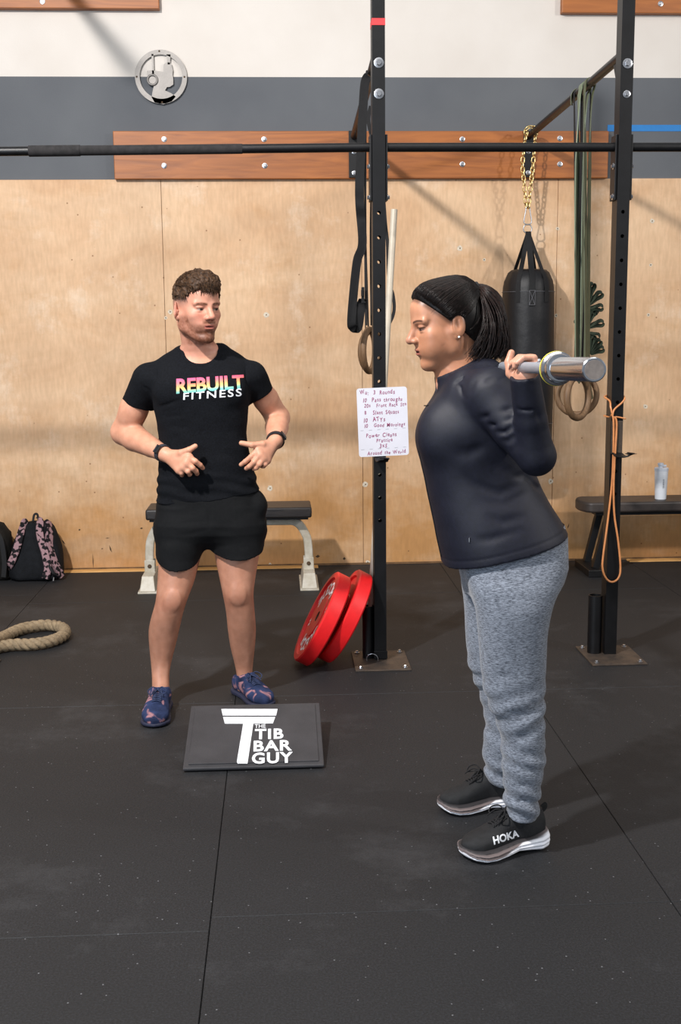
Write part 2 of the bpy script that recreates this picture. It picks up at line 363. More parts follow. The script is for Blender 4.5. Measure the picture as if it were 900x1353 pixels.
ledger(P(-260,5,LY).x, P(210,5,LY).x, P(100,11,LY).z, P(100,11,LY).z+.3, 'stained wooden board end at the upper left on the cream wall', [(56,2)])
ledger(P(743,5,LY).x, P(1150,5,LY).x, P(820,17,LY).z, P(820,17,LY).z+.3, 'stained wooden board end at the upper right on the cream wall', [(873,5)])
# ------------------------------------------------------------------ pull-up rig
RY = 5.15                      # front face of the uprights
UW, UD = .055, .078
def upright(parent, xc, yf, z1, holes, name='upright'):
    b = MB(); x0, x1 = xc-UW/2, xc+UW/2; r = .0082; hs = UW/2
    for y, sgn in ((yf, 1), (yf+UD, -1)):
        zc = 0.0
        for hz in holes+[None]:
            ze = z1 if hz is None else hz-hs
            b.add([(x0,y,zc),(x1,y,zc),(x1,y,ze),(x0,y,ze)], [(0,1,2,3)])
            if hz is None: break
            cor = [(x1,y,hz+hs),(x0,y,hz+hs),(x0,y,hz-hs),(x1,y,hz-hs)]
            cir = [(xc+r*math.cos(k*PI/8), y, hz+r*math.sin(k*PI/8)) for k in range(16)]
            inn = [(c[0], y+sgn*.006, c[2]) for c in cir]
            fs = []
            for q in range(4):
                for k in range(4*q, 4*q+4): fs.append((q, 4+k, 4+(k+1) % 16))
                fs.append((q, 4+(4*q+4) % 16, (q+1) % 4))
            for k in range(16): fs.append((4+k, 20+k, 20+(k+1) % 16, 4+(k+1) % 16))
            b.add(cor+cir+inn, fs); zc = hz+hs
    for x in (x0, x1): b.add([(x,yf,0),(x,yf+UD,0),(x,yf+UD,z1),(x,yf,z1)], [(0,1,2,3)])
    b.add([(x0,yf,z1),(x1,yf,z1),(x1,yf+UD,z1),(x0,yf+UD,z1)], [(0,1,2,3)])
    bm_me = b.mesh(name); bm = bmesh.new(); bm.from_mesh(bm_me); bmesh.ops.remove_doubles(bm, verts=bm.verts, dist=1e-5); bm.to_mesh(bm_me); bm.free()
    return finish(name, bm_me, M_upr, parent, smooth=None)
M_upr = mat('worn_black_paint', '0d0d0f', .42, 0, spec=.35, var=.35, vscale=14, bump=.12, bscale=300)
M_plate = mat('worn_base_plate', '3a3431', .55, .4, col2='5a4d42', vscale=14, bump=.3, bscale=120)
XL, XR = .445, 1.512
zt_, zb_ = P(502, 281, RY).z, P(503, 688, RY).z
HOLES = [zb_+(zt_-zb_)*k/13 for k in range(14)]
rig = thing('pull_up_rig', ((XL+XR)/2, RY, 0), 'black steel pull-up rig with drilled uprights bolted to the floor and wall', 'rig')
ZBAR = P(650, 193, RY).z
XLL = -2.02; XRR = XR+2.6
for i, xc in enumerate((XL, XR, XLL, XRR)):
    upright(rig, xc, RY, 3.55, HOLES)
    bx0 = xc-.125; yb = (4.99, 5.30)
    b = MB(); b.span((bx0, 4.99, 0), (bx0+.25, 5.30, .008)); b.build('base_plate', M_plate, rig, smooth=None, bevel=.002)
    for dx in (.025, .225):
        for yy in (5.02, 5.27): 
            if xc in (XL, XR, XLL): bolt(rig, (bx0+dx, yy, .0085), .012, (0,0,1), name='anchor_bolt')
    if xc == XLL: MB().span((-1.555, 4.99, 0), (-1.305, 5.30, .008)).build('base_plate', M_plate, rig, smooth=None, bevel=.002)
    # saddle bracket round the upright where the crossbar meets it
    z0, z1 = P(500, 265, RY).z, P(500, 177, RY).z
    if xc != XRR:
        for s in (-1, 1):
            MB().span((xc+s*(UW/2+.001), RY-.004+.012, z0), (xc+s*(UW/2+.011), RY+UD+.004, z1)).build('bracket_plate', M_black, rig, smooth=None, bevel=.002)
            for zz in (P(500, 219, RY).z, P(500, 260, RY).z): bolt(rig, (xc+s*(UW/2+.011), RY+UD/2-.008, zz), .014, (s,0,0))
        for yy in (83, 124): bolt(rig, (xc+.001, RY-.0005, P(500, yy, RY).z), .021 if not (xc == XR and yy == 124) else .016)
# crossbars
rb = .0195
MB().cyl((XL+UW/2+.011, RY+.036, ZBAR), (XR-UW/2-.011, RY+.036, ZBAR), rb).build('crossbar', M_upr, rig)
MB().cyl((XR+UW/2+.011, RY+.036, ZBAR), (XRR, RY+.036, ZBAR), rb).build('crossbar', M_upr, rig)
pa, pb = Vector((XL-UW/2-.011, RY+.036, ZBAR)), Vector((XLL+UW/2+.011, RY+.036, P(-20, 201, RY).z))
MB().cyl(pa, pb, rb).build('crossbar', M_upr, rig)
M_tape = mat('grip_tape', '1d1b1c', .9, var=.5, vscale=40)
def on(px): 
    x = P(px, 200, RY).x; return pa.lerp(pb, (x-pa.x)/(pb.x-pa.x))
MB().cyl(on(36), on(104), rb+.004).build('grip_wrap', M_tape, rig)
MB().cyl(on(104), on(320), rb+.0016).build('grip_wrap', M_tape, rig)
# side bars running back to the wall + wall brackets
ZS = 2.665
for xc in (XL, XR):
    MB().cyl((xc-.002, RY+UD, ZS), (xc+.035, LY-.01, ZS-.015), .021).build('side_bar', M_upr, rig)
    MB().span((xc+.035-.032, LY-.011, P(450,235,LY).z), (xc+.035+.032, LY-.001, P(450,173,LY).z)).build('wall_bracket', M_black, rig, smooth=None, bevel=.002)
    for yy in (201, 229): bolt(rig, (xc+.035, LY-.0115, P(450,yy,LY).z), .014)
    # gusset under side bar
    MB().prism([(0,0),(0,-.16),(.10,0)], ((xc-.004, RY+UD, ZS-.02), (0,1,0), (0,0,1)), .006).build('gusset', M_black, rig, smooth=None)
# the next bay's higher bar, out of frame at the upper left, whose shadow falls across the wall
MB().cyl((P(60,-50,LY).x, RY, P(60,-50,LY).z), (P(60,-50,LY).x, LY, P(60,-50,LY).z), .03).build('side_bar', M_upr, rig)
MB().span((P(60,-50,LY).x-.03, RY-.06, 0), (P(60,-50,LY).x+.03, RY, 3.6)).build('upright', M_upr, rig, smooth=None) if False else None
# bar storage tubes welded beside the uprights
for xc, w in ((XL, -.046), (XR, -.066)):
    zt = P(490, 803 if xc == XL else 795, RY).z; r = .027 if xc == XL else .032; cx = xc+w-.004 if xc == XL else xc-UW/2-r-.006; cx = xc-UW/2-r+.002 if xc==XL else cx
    MB().lathe([(r, .008), (r, zt), (r-.004, zt), (r-.004, .02)], (cx, RY+.04, 0), n=24).build('storage_tube', M_upr, rig)
# red tape band
MB().span((XL-UW/2-.001, RY-.0012, P(500,33,RY).z), (XL+UW/2+.001, RY+UD+.001, P(500,24,RY).z)).build('tape_band', mat('red_tape', 'd22f33', .6), rig, smooth=None)
# metal ring pin and rubber strap at the foot of the left upright
c = P(492, 871, RY-.012); MB().torus(c, .026, .0022, (.15,1,.1), 28, 6).build('pull_ring', M_steel, rig)
MB().span((XL-UW/2-.002, RY-.005, .012), (XL+UW/2+.004, RY+UD+.003, .05)).build('foot_collar', M_upr, rig, smooth=None, bevel=.002)
tag(rig)
# J-cups
def jcup(xc, z, label, wide, plate):
    t = thing('bar_hook', (xc, RY, z), label, 'bar hook', 'bar hooks on the uprights')
    ztop = z+.045 if not plate else P(820, 556, RY).z
    MB().span((xc-UW/2+.002, RY-.008, z-.004), (xc+UW/2-.002, RY-.0006, ztop)).build('back_plate', M_plate if plate else M_black, t, smooth=None, bevel=.002)
    b = MB(); p0 = Vector((xc, RY-.004, z)); 
    path = smoothpath([p0, p0+Vector((wide*.25, -.03, -.012)), p0+Vector((wide*.6, -.055, -.012)), p0+Vector((wide, -.066, -.002)), p0+Vector((wide, -.068, .006))], 5)
    b.tube(path, 1.0, 12, flat=(.052, .008), up=(0,0,1)); b.build('hook_lip', M_black, t, smooth=40)
    return t
jcup(XL, P(503, 604, RY).z, 'black bar hook on the left upright under the whiteboard', .012, False)
jcup(XR, P(815, 598, RY).z, 'grey bar hook with worn plate on the right upright', .045, True)

# PVC pipe in the storage tube
a_ = Vector((XL-UW/2-.027+.002, RY+.04, .03)); b_ = P(521, 277, RY+.30); 
pvc = MB(); dirv = (b_-a_)
pvc.lathe([(.0155, 0), (.0155, dirv.length), (.0125, dirv.length), (.0125, dirv.length-.05)], a_, dirv, 20)
tag(pvc.build('plastic_pipe', mat('pvc_white', 'bdb3a2', .45, var=.12, vscale=9)), 'long off-white plastic pipe leaning behind the left upright, foot in its tube', 'pipe')

# whiteboard
wb = thing('whiteboard', P(506, 604, RY-.012), 'small white dry-erase board with handwritten red workout on the left upright', 'whiteboard')
tl, tr, bl = P(470.5, 513.5, RY-.012), P(537, 510.5, RY-.012), P(474, 604, RY-.012)
ux = (tr-tl); wbw = ux.length; ux.normalize(); uz = (tl-bl); wbh = uz.length; uz = (uz-ux*uz.dot(ux)).normalized()
ctr = (P(470.5,513.5,RY-.012)+P(541,601,RY-.012))/2
def rrect(w, h, r, n=5):
    out = []
    for cx, cy, a0 in ((w/2-r,h/2-r,0),(-w/2+r,h/2-r,90),(-w/2+r,-h/2+r,180),(w/2-r,-h/2+r,270)):
        for k in range(n+1): a = math.radians(a0+90*k/n); out.append((cx+r*math.cos(a), cy+r*math.sin(a)))
    return out
MB().prism(rrect(wbw, wbh, .012), (ctr, ux, uz), .006).build('board', mat('whiteboard_gloss', 'cfcfd8', .25, var=.03), wb, smooth=None)
M_mark1 = mat('magenta_marker', '8a2a5c', .6, var=.2, vscale=80); M_mark2 = mat('faded_marker', '9d9ea6', .6)
nrm = ux.cross(uz)
def flat_text(body, parent, fr, u, v, size, m, off=0, space=1, align='CENTER', lift=.0006, name='lettering', sx=1, shear=0):
    vs, fs = text_mesh(body, size, off, space, align=align, shear=shear); o, x, y = fr; n = x.cross(y)
    b = MB(); b.add([o+x*(p.x*sx+u)+y*(p.y+v)+n*lift for p in vs], fs); return b.build(name, m, parent, smooth=None)
def handline(words, v, size=.030):
    """handwriting: each letter a little turned and shifted"""
    b = MB()
    for u0, w in words:
        u = u0
        for ch in w:
            if ch == ' ': u += size*.45; continue
            vs, fs = text_mesh(ch, size*random.uniform(.95, 1.14), .0003, align='LEFT', shear=.12)
            if not vs: continue
            mn = min(p.x for p in vs); wd = max(p.x for p in vs)-mn; an = random.uniform(-.14, .16); dv = random.uniform(-.002, .002)
            b.add([ctr+ux*(u+(p.x-mn)*.76*math.cos(an)-p.y*math.sin(an))+uz*(v+dv+p.y*math.cos(an)+p.x*math.sin(an))+nrm*.0006 for p in vs], fs)
            u += wd*.76+size*.11
    return b
def wv(y): return ((557.5-500)*0 + (y)) 
hw = wbw/2
def bx(zx): return (zx-405)/9*0.00335     # photo zoom -> board u
def by(zy): return -(zy-510)/9*0.00335
for words, zy, sz in [([(bx(145),'Wu:'),(bx(305),'3'),(bx(378),'Rounds')], 158, .025), ([(bx(180),'10'),(bx(283),'Pass throughs')], 248, .0235), ([(bx(190),'20s'),(bx(335),'Front Rack Stn')], 312, .021),
    ([(bx(190),'8'),(bx(290),'Slant Squats')], 395, .023), ([(bx(180),'10'),(bx(283),'ATYs')], 482, .025), ([(bx(185),'10'),(bx(298),'Good Mornings')], 548, .022),
    ([(bx(200),'Power Cleans')], 668, .024), ([(bx(320),'Practice')], 728, .022), ([(bx(355),'3x5')], 795, .024), ([(bx(205),'Around the World')], 878, .022)]:
    tag(handline(words, by(zy), sz).build('handwriting', M_mark1, wb, smooth=None), kind='stuff')
for zy in (605, 832):
    b = MB()
    for k in range(6):
        u = bx(135+k*100); b.add([ctr+ux*(u+a)+uz*(by(zy)+k*.0006+c_)+nrm*.0006 for a, c_ in ((0,0),(.014,.0006),(.014,.0022),(0,.0016))], [(0,1,2,3)])
    tag(b.build('dashed_line', M_mark2, wb, smooth=None), kind='stuff')

# ------------------------------------------------------------------ straps and gym rings at the left upright
M_ringwood = mat('ring_wood', '6f543a', .6, var=.25, vscale=14, stretch=(6,6,1), bump=.2, bscale=60)
def strap(pts, w, th, name, m, parent=None, up=(0,-1,0), n=8):
    return MB().tube(smoothpath(pts, n), 1.0, 8, flat=(w, th), up=up).build(name, m, parent, smooth=40)
BY = 6.0
def hang_ring(px, py, Y, ax, label, name='gym_ring', R=.1015, r=.0155, wood=None, strap_top=None, sw=.03, group='wooden gymnastic rings'):
    c = P(px, py, Y); t = thing(name, c, label, 'gymnastic ring', group)
    MB().torus(c, R, r, ax, 48, 12).build('ring', wood or M_ringwood, t, smooth=180)
    if strap_top is not None:
        top = Vector(strap_top); a = c+Vector((0,0,R)); n = 10; pts = []; wds = []
        axh = Vector((ax[0], ax[1], 0)).normalized()
        def leg(sg, k): return a.lerp(top, k)+axh.lerp(Vector((1,0,0)), k)*sg*(r+.003+(.0225-r-.003)*k)
        for k in range(n+1): pts.append(leg(-1, k/n)); wds.append(Vector((-axh.y, axh.x, 0)).lerp(Vector((0,1,0)), k/n))
        for k in range(1, 8): q = PI-PI*k/8; pts.append(top+Vector((math.cos(q)*.0225, 0, math.sin(q)*.0225))); wds.append(Vector((0,1,0)))
        for k in range(n, -1, -1): pts.append(leg(1, k/n)); wds.append(Vector((-axh.y, axh.x, 0)).lerp(Vector((0,1,0)), k/n))
        for k in range(1, 6): q = -PI*k/6; pts.append(a+axh*math.cos(q)*(r+.003)+Vector((0,0,math.sin(q)*(r+.003)))); wds.append(Vector((-axh.y, axh.x, 0)))
        MB().ribbon(pts, wds, sw, .0022, closed=True).build('hanging_strap', M_blkfab, t, smooth=40)
    return t
def sbx(xc, Y): return xc-.002+.037*(Y-RY-UD)/(LY-RY-UD)
def sbz(Y): return ZS-.015*(Y-RY-UD)/(LY-RY-UD)
hang_ring(488, 463, 5.75, (1, -.38, .0), 'wooden gymnastic ring hanging left of the left upright, further forward', strap_top=(sbx(XL,5.75)-.01, 5.75, sbz(5.75)), sw=.012)
hang_ring(491, 464, 5.98, (1, -.75, 0), 'wooden gymnastic ring mostly hidden behind the left upright', strap_top=(sbx(XL,5.98), 5.98, sbz(5.98)), sw=.012)
# long folded black strap with cam buckle looped over the bar
st = thing('webbing_strap', (sbx(XL,5.55), 5.55, sbz(5.55)), 'long black webbing strap looped over the side bar with hanging fold', 'strap')
Y1 = 5.55
pts = [P(487,100,Y1)+Vector((0,0,.0)), P(482,112,Y1), P(479,160,Y1), P(477,200,Y1), P(475,260,Y1), P(479,320,Y1), P(472,345,Y1), P(467,390,Y1), P(464.5,425,Y1), P(467,433,Y1+.02), P(473,433,Y1+.03), P(476,415,Y1+.02), P(477,402,Y1+.02), P(480,395,Y1)]
MB().ribbon(smoothpath(pts, 8), (.95,.3,0), .043, .003).build('webbing', M_blkfab, st, smooth=50)
strap([P(487,97,Y1), P(484,103,Y1+.01), P(483,200,Y1+.02), P(483,300,Y1+.02), P(484,430,Y1+.02)], .010, .003, 'webbing_tail', M_blkfab, st)
strap([P(490,140,Y1+.1), P(487,160,Y1+.1), P(493,200,Y1+.1), P(491,300,Y1+.1), P(492,430,Y1+.1)], .018, .003, 'webbing_tail', M_blkfab, st)
strap([Vector((sbx(XL,Y1+.1), Y1+.1, sbz(Y1+.1)+.02)), P(499,130,Y1+.1), P(503,200,Y1+.1), P(509,290,Y1+.1), P(512,320,Y1+.1), P(514,372,Y1+.1), P(519,388,Y1+.1), P(521,405,Y1+.1), P(519,418,Y1+.1), P(513,430,Y1+.1)], .016, .003, 'webbing_tail', M_blkfab, st)
c = P(479.5, 390, Y1-.008); MB().box(c, (.014, .01, .075)).box(c+Vector((-.004,-.008,.01)), (.01, .01, .03)).box(c+Vector((.002,-.006,-.034)), (.02,.012,.008)).build('cam_buckle', M_black, st, smooth=None, bevel=.002)

# ------------------------------------------------------------------ right side bar: bands, loop strap, rings
M_green = mat('olive_rubber_band', '6d7860', .55, var=.12, vscale=12, bump=.1, bscale=200)
M_green2 = mat('dark_olive_rubber_band', '4a4f36', .55, var=.15, vscale=12)
def band3(Y, pl, pr, pyb, w, th, m, label):
    """closed rubber loop hung over the bar; pl/pr = pixel columns of its two strands at three heights"""
    X = sbx(XR, Y); zc = sbz(Y); t = thing('resistance_band', (X, Y, zc), label, 'resistance band', 'olive bands over the side bar'); R_ = .0215+th/2; pts = []; wd = []
    ys_ = (150, 300, pyb-12)
    L3 = [P(q, y, Y-.02) for q, y in zip(pl, ys_)]; R3 = [P(q, y, Y+.02) for q, y in zip(pr, ys_)]
    wa = Vector((.55, .83, 0)); wb_ = Vector((0, 1, 0))
    lp = smoothpath([L3[2], L3[1], L3[0], Vector((X-R_, Y, zc-.01))], 8); rp2 = smoothpath([Vector((X+R_, Y, zc-.01)), R3[0], R3[1], R3[2]], 8)
    for p in lp: k = max(0, min(1, (zc-p.z)/.35)); pts.append(p); wd.append(wb_.lerp(wa, k))
    for k in range(1, 8): q = PI-PI*k/8; pts.append(Vector((X+math.cos(q)*R_, Y, zc+math.sin(q)*R_))); wd.append(wb_)
    for p in rp2: k = max(0, min(1, (zc-p.z)/.35)); pts.append(p); wd.append(wb_.lerp(wa, k))
    c_ = (pts[0]+pts[-1])/2; h_ = (pts[-1]-pts[0])/2
    for k in range(1, 7): q = PI*k/7; pts.append(c_+h_*math.cos(q)+Vector((0,0,-.045*math.sin(q)))); wd.append(wa)
    MB().ribbon(pts, wd, w, th, closed=True).build('loop', m, t, smooth=50); return t
band3(5.88, (764.5, 762.5, 763), (774, 771.5, 769), 500, .062, .005, M_green, 'wide olive green resistance band hanging over the right side bar')
band3(5.79, (772, 773.5, 774.5), (781, 778.5, 777.5), 494, .034, .005, M_green2, 'narrower dark olive resistance band just right of the wide one')
# daisy loop strap
Yd = 6.06; ds = thing('daisy_loop_strap', (sbx(XR,Yd), Yd, sbz(Yd)), 'dark green strap with rows of sewn loops behind the olive bands', 'strap')
MB().ribbon(smoothpath([Vector((sbx(XR,Yd)-.024, Yd, sbz(Yd)-.05)), Vector((sbx(XR,Yd)-.022, Yd, sbz(Yd))), Vector((sbx(XR,Yd), Yd, sbz(Yd)+.0235)), Vector((sbx(XR,Yd)+.022, Yd, sbz(Yd))), P(772,190,Yd), P(775,300,Yd), P(776,420,Yd), P(779,500,Yd), P(783,527,Yd)], 8), (.5,.86,0), .034, .003).build('webbing', M_green2, ds, smooth=40)
M_dgreen = mat('dark_green_webbing', '1f2b1c', .8, var=.2, vscale=40)
for px, py, ang, ln in [(777,398,75,.095),(778,402,40,.09),(778,408,5,.075),(777,406,-30,.06),(776,428,65,.08),(777,432,15,.085),(776,440,-20,.07),(778,464,75,.085),(779,466,48,.085),(780,467,20,.075),(768,434,110,.05),(768,441,70,.03)]:
    c = P(px, py, Yd-.004); a = math.radians(ang); d = Vector((math.cos(a), 0, math.sin(a))); nn = Vector((-d.z, 0, d.x))
    path = smoothpath([c, c+d*ln*.5+nn*.009, c+d*ln*.85+nn*.014, c+d*ln, c+d*ln*.85-nn*.012, c+d*ln*.5-nn*.005], 5, closed=True)
    MB().ribbon(path, Vector((0, .78, 0))+nn*.5+d*.25, .030, .003, closed=True).build('sewn_loop', M_dgreen, ds, smooth=50)
Yr = 6.02
hang_ring(762.5, 521.5, Yr, (.12,1,0), 'wooden gymnastic ring seen face-on under the green bands', strap_top=(sbx(XR,Yr)-.0, Yr, sbz(Yr)), sw=.02)
hang_ring(763.5, 525, Yr-.16, (1,-1.0,.05), 'wooden gymnastic ring turned edgeways in front of the face-on one', strap_top=(sbx(XR,Yr-.16), Yr-.16, sbz(Yr-.16)), sw=.02, R=.104, r=.017)

# orange tubing band on the right upright
M_or = mat('orange_latex', 'c98450', .45, var=.15, vscale=20)
ob = thing('tube_band', P(808, 770, RY-.02), 'thin orange latex band tied round the right upright and hanging down', 'resistance band')
Yf = RY-.006; xl_, xr_ = XR-UW/2-.007, XR+UW/2+.005; yb_ = RY+UD+.007
def zz(py): return P(815, py, RY).z
kn = P(809.5, 549, RY-.012)
MB().tube(smoothpath([kn, P(812,541,Yf), P(822,532,Yf), Vector((xr_, RY+.004, zz(526))), Vector((xr_, yb_, zz(522))), Vector((xl_, yb_, zz(525))), P(806,530,RY+.02), P(807,538,Yf), kn], 8), .0042, 8).build('wrap', M_or, ob)
MB().tube(smoothpath([kn+Vector((0,0,-.01)), P(815,551,Yf), P(826,553,Yf), Vector((xr_, RY+.01, zz(553))), Vector((xr_, yb_, zz(552))), Vector((xl_, yb_, zz(551))), P(806,551,RY+.03), P(808,548.5,RY-.006), kn], 8), .0036, 8).build('wrap', M_or, ob)
MB().tube(smoothpath([kn, P(811,560,Yf-.008), P(810.5,600,Yf-.006), P(808.5,640,Yf-.006), P(803,690,Yf-.006), P(797,735,Yf-.01), P(796.5,752,Yf-.01), P(801,764,Yf-.01), P(808.5,769,Yf-.01), P(817,764,Yf-.01), P(820,750,Yf-.01), P(817,715,Yf-.01), P(812,680,Yf-.006), P(811,640,Yf-.012), P(813,600,Yf-.012), P(815,560,Yf-.010), P(812,551,Yf-.01)], 8), .0045, 8).build('hanging_loop', M_or, ob)

# ------------------------------------------------------------------ punching bag
GY = 7.155; gx = P(698, 400, GY).x
bag = thing('punching_bag', (gx, GY, P(698,300,GY).z), 'tall black canvas punching bag hung on a gold chain by the wall', 'punching bag')
M_bag = mat('black_canvas', '141417', .5, spec=.4, var=.2, vscale=7, bump=.5, bscale=22)
zt, zb = P(698, 356, GY).z, P(698, 618, GY).z; H = zt-zb; R = .157
prof = [(.02, H-.004), (.08, H), (.105, H-.004), (.125, H-.02), (.148, H-.07), (.155, H-.11), (.1575, H-.16)]
prof = [(0.02, 0), (.13, .002), (.152, .02), (R, .06), (R+.004, H*.3), (R+.006, H*.6)]+prof[::-1]
me = MB().lathe(prof, (gx, GY, zb), n=48).mesh('bag')
for v in me.vertices:
    a = math.atan2(v.co.y-GY, v.co.x-gx); k = max(0, min(1, (v.co.z-zt+.22)/.2))
    s = 1+.018*k*math.sin(a*14+1)+.010*k*math.sin(a*5); v.co.x = gx+(v.co.x-gx)*s; v.co.y = GY+(v.co.y-GY)*s
finish('bag_body', me, M_bag, bag, smooth=60)
M_stitch = mat('grey_stitching', '6d6d72', .8)
for dz in (.135, .93): MB().torus((gx, GY, zt-dz), R+.0035 if dz < .5 else R+.0055, .0012, (0,0,1), 48, 5).build('seam', M_stitch, bag)
apex = P(698, 306, GY)
for a in (-60, -125, 60, 125):
    r = math.radians(a); e = Vector((gx+.118*math.cos(r), GY+.118*math.sin(r), zt-.01))
    lo = Vector((gx+(R+.003)*math.cos(r), GY+(R+.003)*math.sin(r), zt-.12)); lo2 = lo+Vector((0,0,-.08))
    if a == -60: pass
    dirr = Vector((math.cos(r), math.sin(r), 0))
    MB().tube([apex, e, e+Vector((.025*math.cos(r), .025*math.sin(r), -.04)), lo, lo2], 1.0, 8, flat=(.03, .004), up=dirr).build('strap', M_blkfab, bag, smooth=30)
r = math.radians(-94); e = Vector((gx+.118*math.cos(r), GY+.118*math.sin(r), zt-.008)); lo = Vector((gx+(R+.004)*math.cos(r), GY+(R+.004)*math.sin(r), zt-.13)); lo2 = lo+Vector((0,-.001,-.09))
MB().tube([apex, e, e+Vector((0,-.028,-.05)), lo, lo2], 1.0, 8, flat=(.036, .005), up=(0,-1,0)).build('strap', M_blkfab, bag, smooth=30)
bx_ = MB()
for p, q in (((-.017,0),(.017,0)),((.017,0),(.017,-.085)),((.017,-.085),(-.017,-.085)),((-.017,-.085),(-.017,0)),((-.017,0),(.017,-.085)),((.017,0),(-.017,-.085))):
    bx_.cyl(lo+Vector((p[0],-.004,p[1])), lo+Vector((q[0],-.004,q[1])), .0011, 5)
bx_.build('box_stitch', M_stitch, bag)
M_gold = mat('gold_zinc_chain', 'e0c68c', .36, 1, var=.15, vscale=30)
def link(c, d, tw, L=.036, w=.0115, r=.0042):
    d = d.normalized(); u = d.orthogonal().normalized(); w2 = d.cross(u); s = u*math.cos(tw)+w2*math.sin(tw); pts = []
    for k in range(16):
        a = 2*PI*k/16; pts.append(c+d*(math.sin(a)*w+math.copysign(L/2-w, math.sin(a)))+s*math.cos(a)*w)
    return MB().tube(pts, r, 6, closed=True)
hookp = P(697, 272, GY)
gz = P(697,176,GY).z
for sx in (-1, 1):
    top = Vector((gx+sx*.028, GY, gz)); n = 15; L = (top-hookp).length
    pts = smoothpath([top, P(690.5 if sx<0 else 704.5, 215, GY), P(692.5 if sx<0 else 702, 240, GY), hookp+Vector((sx*.008,0,0))], 40)
    for k in range(14):
        p = pts[int(k/13*(len(pts)-2))]; q = pts[min(int(k/13*(len(pts)-2))+2, len(pts)-1)]
        link(p, q-p, (k % 2)*PI/2+.5).build('chain_link', M_gold, bag, smooth=180)
for k in range(5):   # links passing over the side bar
    a = PI*k/4; link(Vector((gx-.0+.034*math.cos(a), GY, gz+.005+.03*math.sin(a))), Vector((-math.sin(a), 0, math.cos(a))), (k % 2)*PI/2).build('chain_link', M_gold, bag, smooth=180)
c = P(697.5, 287, GY)
MB().tube(smoothpath([c+Vector((x,0,z)) for x, z in ((0,.062),(.010,.058),(.014,.03),(.023,-.02),(.019,-.036),(0,-.044),(-.019,-.036),(-.023,-.02),(-.014,.03),(-.010,.058))], 5, closed=True), .0038, 8, closed=True).build('carabiner', M_steel, bag, smooth=180)
MB().torus(c+Vector((0,0,-.068)), .026, .0035, (0,1,0), 24, 8).build('swivel_ring', M_steel, bag, smooth=180)

# ------------------------------------------------------------------ round metal emblem on the wall
EY = WY-.02; ec = P(212.7, 101.3, EY); k_ = EY/FPX
em = thing('wall_emblem', ec, 'round cut-metal emblem of a lifter silhouette on the wall', 'wall emblem')
M_em = mat('brushed_emblem_metal', '827e7a', .5, .4, var=.1, vscale=20, bump=.1, bscale=100)
def e2(x, y): return ((x-480)/11.25*k_, -(y-465)/11.25*k_)
ro, ri = 32.5*k_, 26.6*k_
ring = MB(); n = 64; vs = []
for k in range(n):
    a = 2*PI*k/n; ca, sa = math.cos(a), math.sin(a)
    for rr, yy in ((ro, 0), (ri, 0), (ri, .004), (ro, .004)): vs.append(ec+Vector((ca*rr, yy, sa*rr)))
ring.add(vs, [tuple(((4*k+i), (4*k+(i+1) % 4), 4*((k+1) % n)+(i+1) % 4, 4*((k+1) % n)+i)) for k in range(n) for i in range(4)]).build('ring', M_em, em, smooth=40)
X_, Z_ = Vector((1,0,0)), Vector((0,0,1))
sil = [(285,385),(340,378),(420,385),(515,400),(522,300),(560,275),(600,272),(632,292),(650,380),(642,430),(652,500),(650,570),(600,602),(560,606),(530,650),(620,690),(680,735),(620,800),(500,838),(380,815),(340,745),(352,680),(375,590),(300,540),(290,440)]
MB().prism([e2(*p) for p in sil[::-1]], (ec, X_, Z_), .004).build('silhouette', M_em, em, smooth=None)
MB().prism([e2(*p) for p in [(358,160),(385,160),(385,440),(358,440)][::-1]], (ec, X_, Z_), .003).build('cut_bar', M_em, em, smooth=None)
MB().prism([e2(*p) for p in [(565,165),(625,165),(612,300),(580,300)][::-1]], (ec, X_, Z_), .003).build('cut_bar', M_em, em, smooth=None)
MB().torus(ec+Vector((e2(360,0)[0], -.003, e2(0,510)[1])), 6.0*k_, 1.4*k_, (0,1,0), 28, 6).build('disc_outline', M_em, em, smooth=180)
for p in ((467,122),(140,467),(810,467),(485,812)): MB().lathe([(.006,0),(.004,.002)], ec+Vector((e2(*p)[0], -.0002, e2(*p)[1])), (0,-1,0), 8).build('screw', M_mark, em, smooth=None)

# ------------------------------------------------------------------ white bench behind the man
BYf = 6.68
wbn = thing('flat_bench', (P(302,775,BYf).x, BYf+.14, 0), 'black padded flat bench on white arched frame behind the man', 'bench')
M_pad = mat('worn_black_vinyl', '171518', .45, col2='302b28', vscale=9, stretch=(.6,4,4), bump=.25, bscale=50)
M_wht = mat('chipped_white_frame', 'c9c3b6', .45, col2='a89f8c', var=.1, vscale=22)
xa, xb = P(192,680,BYf).x, P(412,680,BYf).x; ztp, zbt = P(300,672,BYf).z, P(300,684,BYf).z
zbt -= .01
MB().span((xa, BYf, zbt), (xb, BYf+.27, ztp)).build('pad', M_pad, wbn, smooth=30, bevel=.012, segs=3)
MB().span((xa+.02, BYf+.015, zbt-.012), (xb-.02, BYf+.255, zbt)).build('pad_board', M_black, wbn, smooth=None, bevel=.002)
for ex in (xb-.007, xa+.007): MB().box((ex, BYf+.05, zbt+.03), (.018, .06, .006)).build('tape_patch', M_white if False else mat('torn_vinyl', '9c9283', .7, var=.3, vscale=30), wbn, smooth=None)
yc = BYf+.135
xl1, xr1 = P(199,760,yc).x, P(408,760,yc).x
arch = smoothpath([(xl1-.002,yc,.11),(xl1,yc,.22),(xl1+.015,yc,zbt-.12),(xl1+.07,yc,zbt-.045),(xl1+.17,yc,zbt-.035),((xl1+xr1)/2,yc,zbt-.035),(xr1-.17,yc,zbt-.035),(xr1-.07,yc,zbt-.045),(xr1-.015,yc,zbt-.12),(xr1,yc,.22),(xr1+.002,yc,.11)], 6)
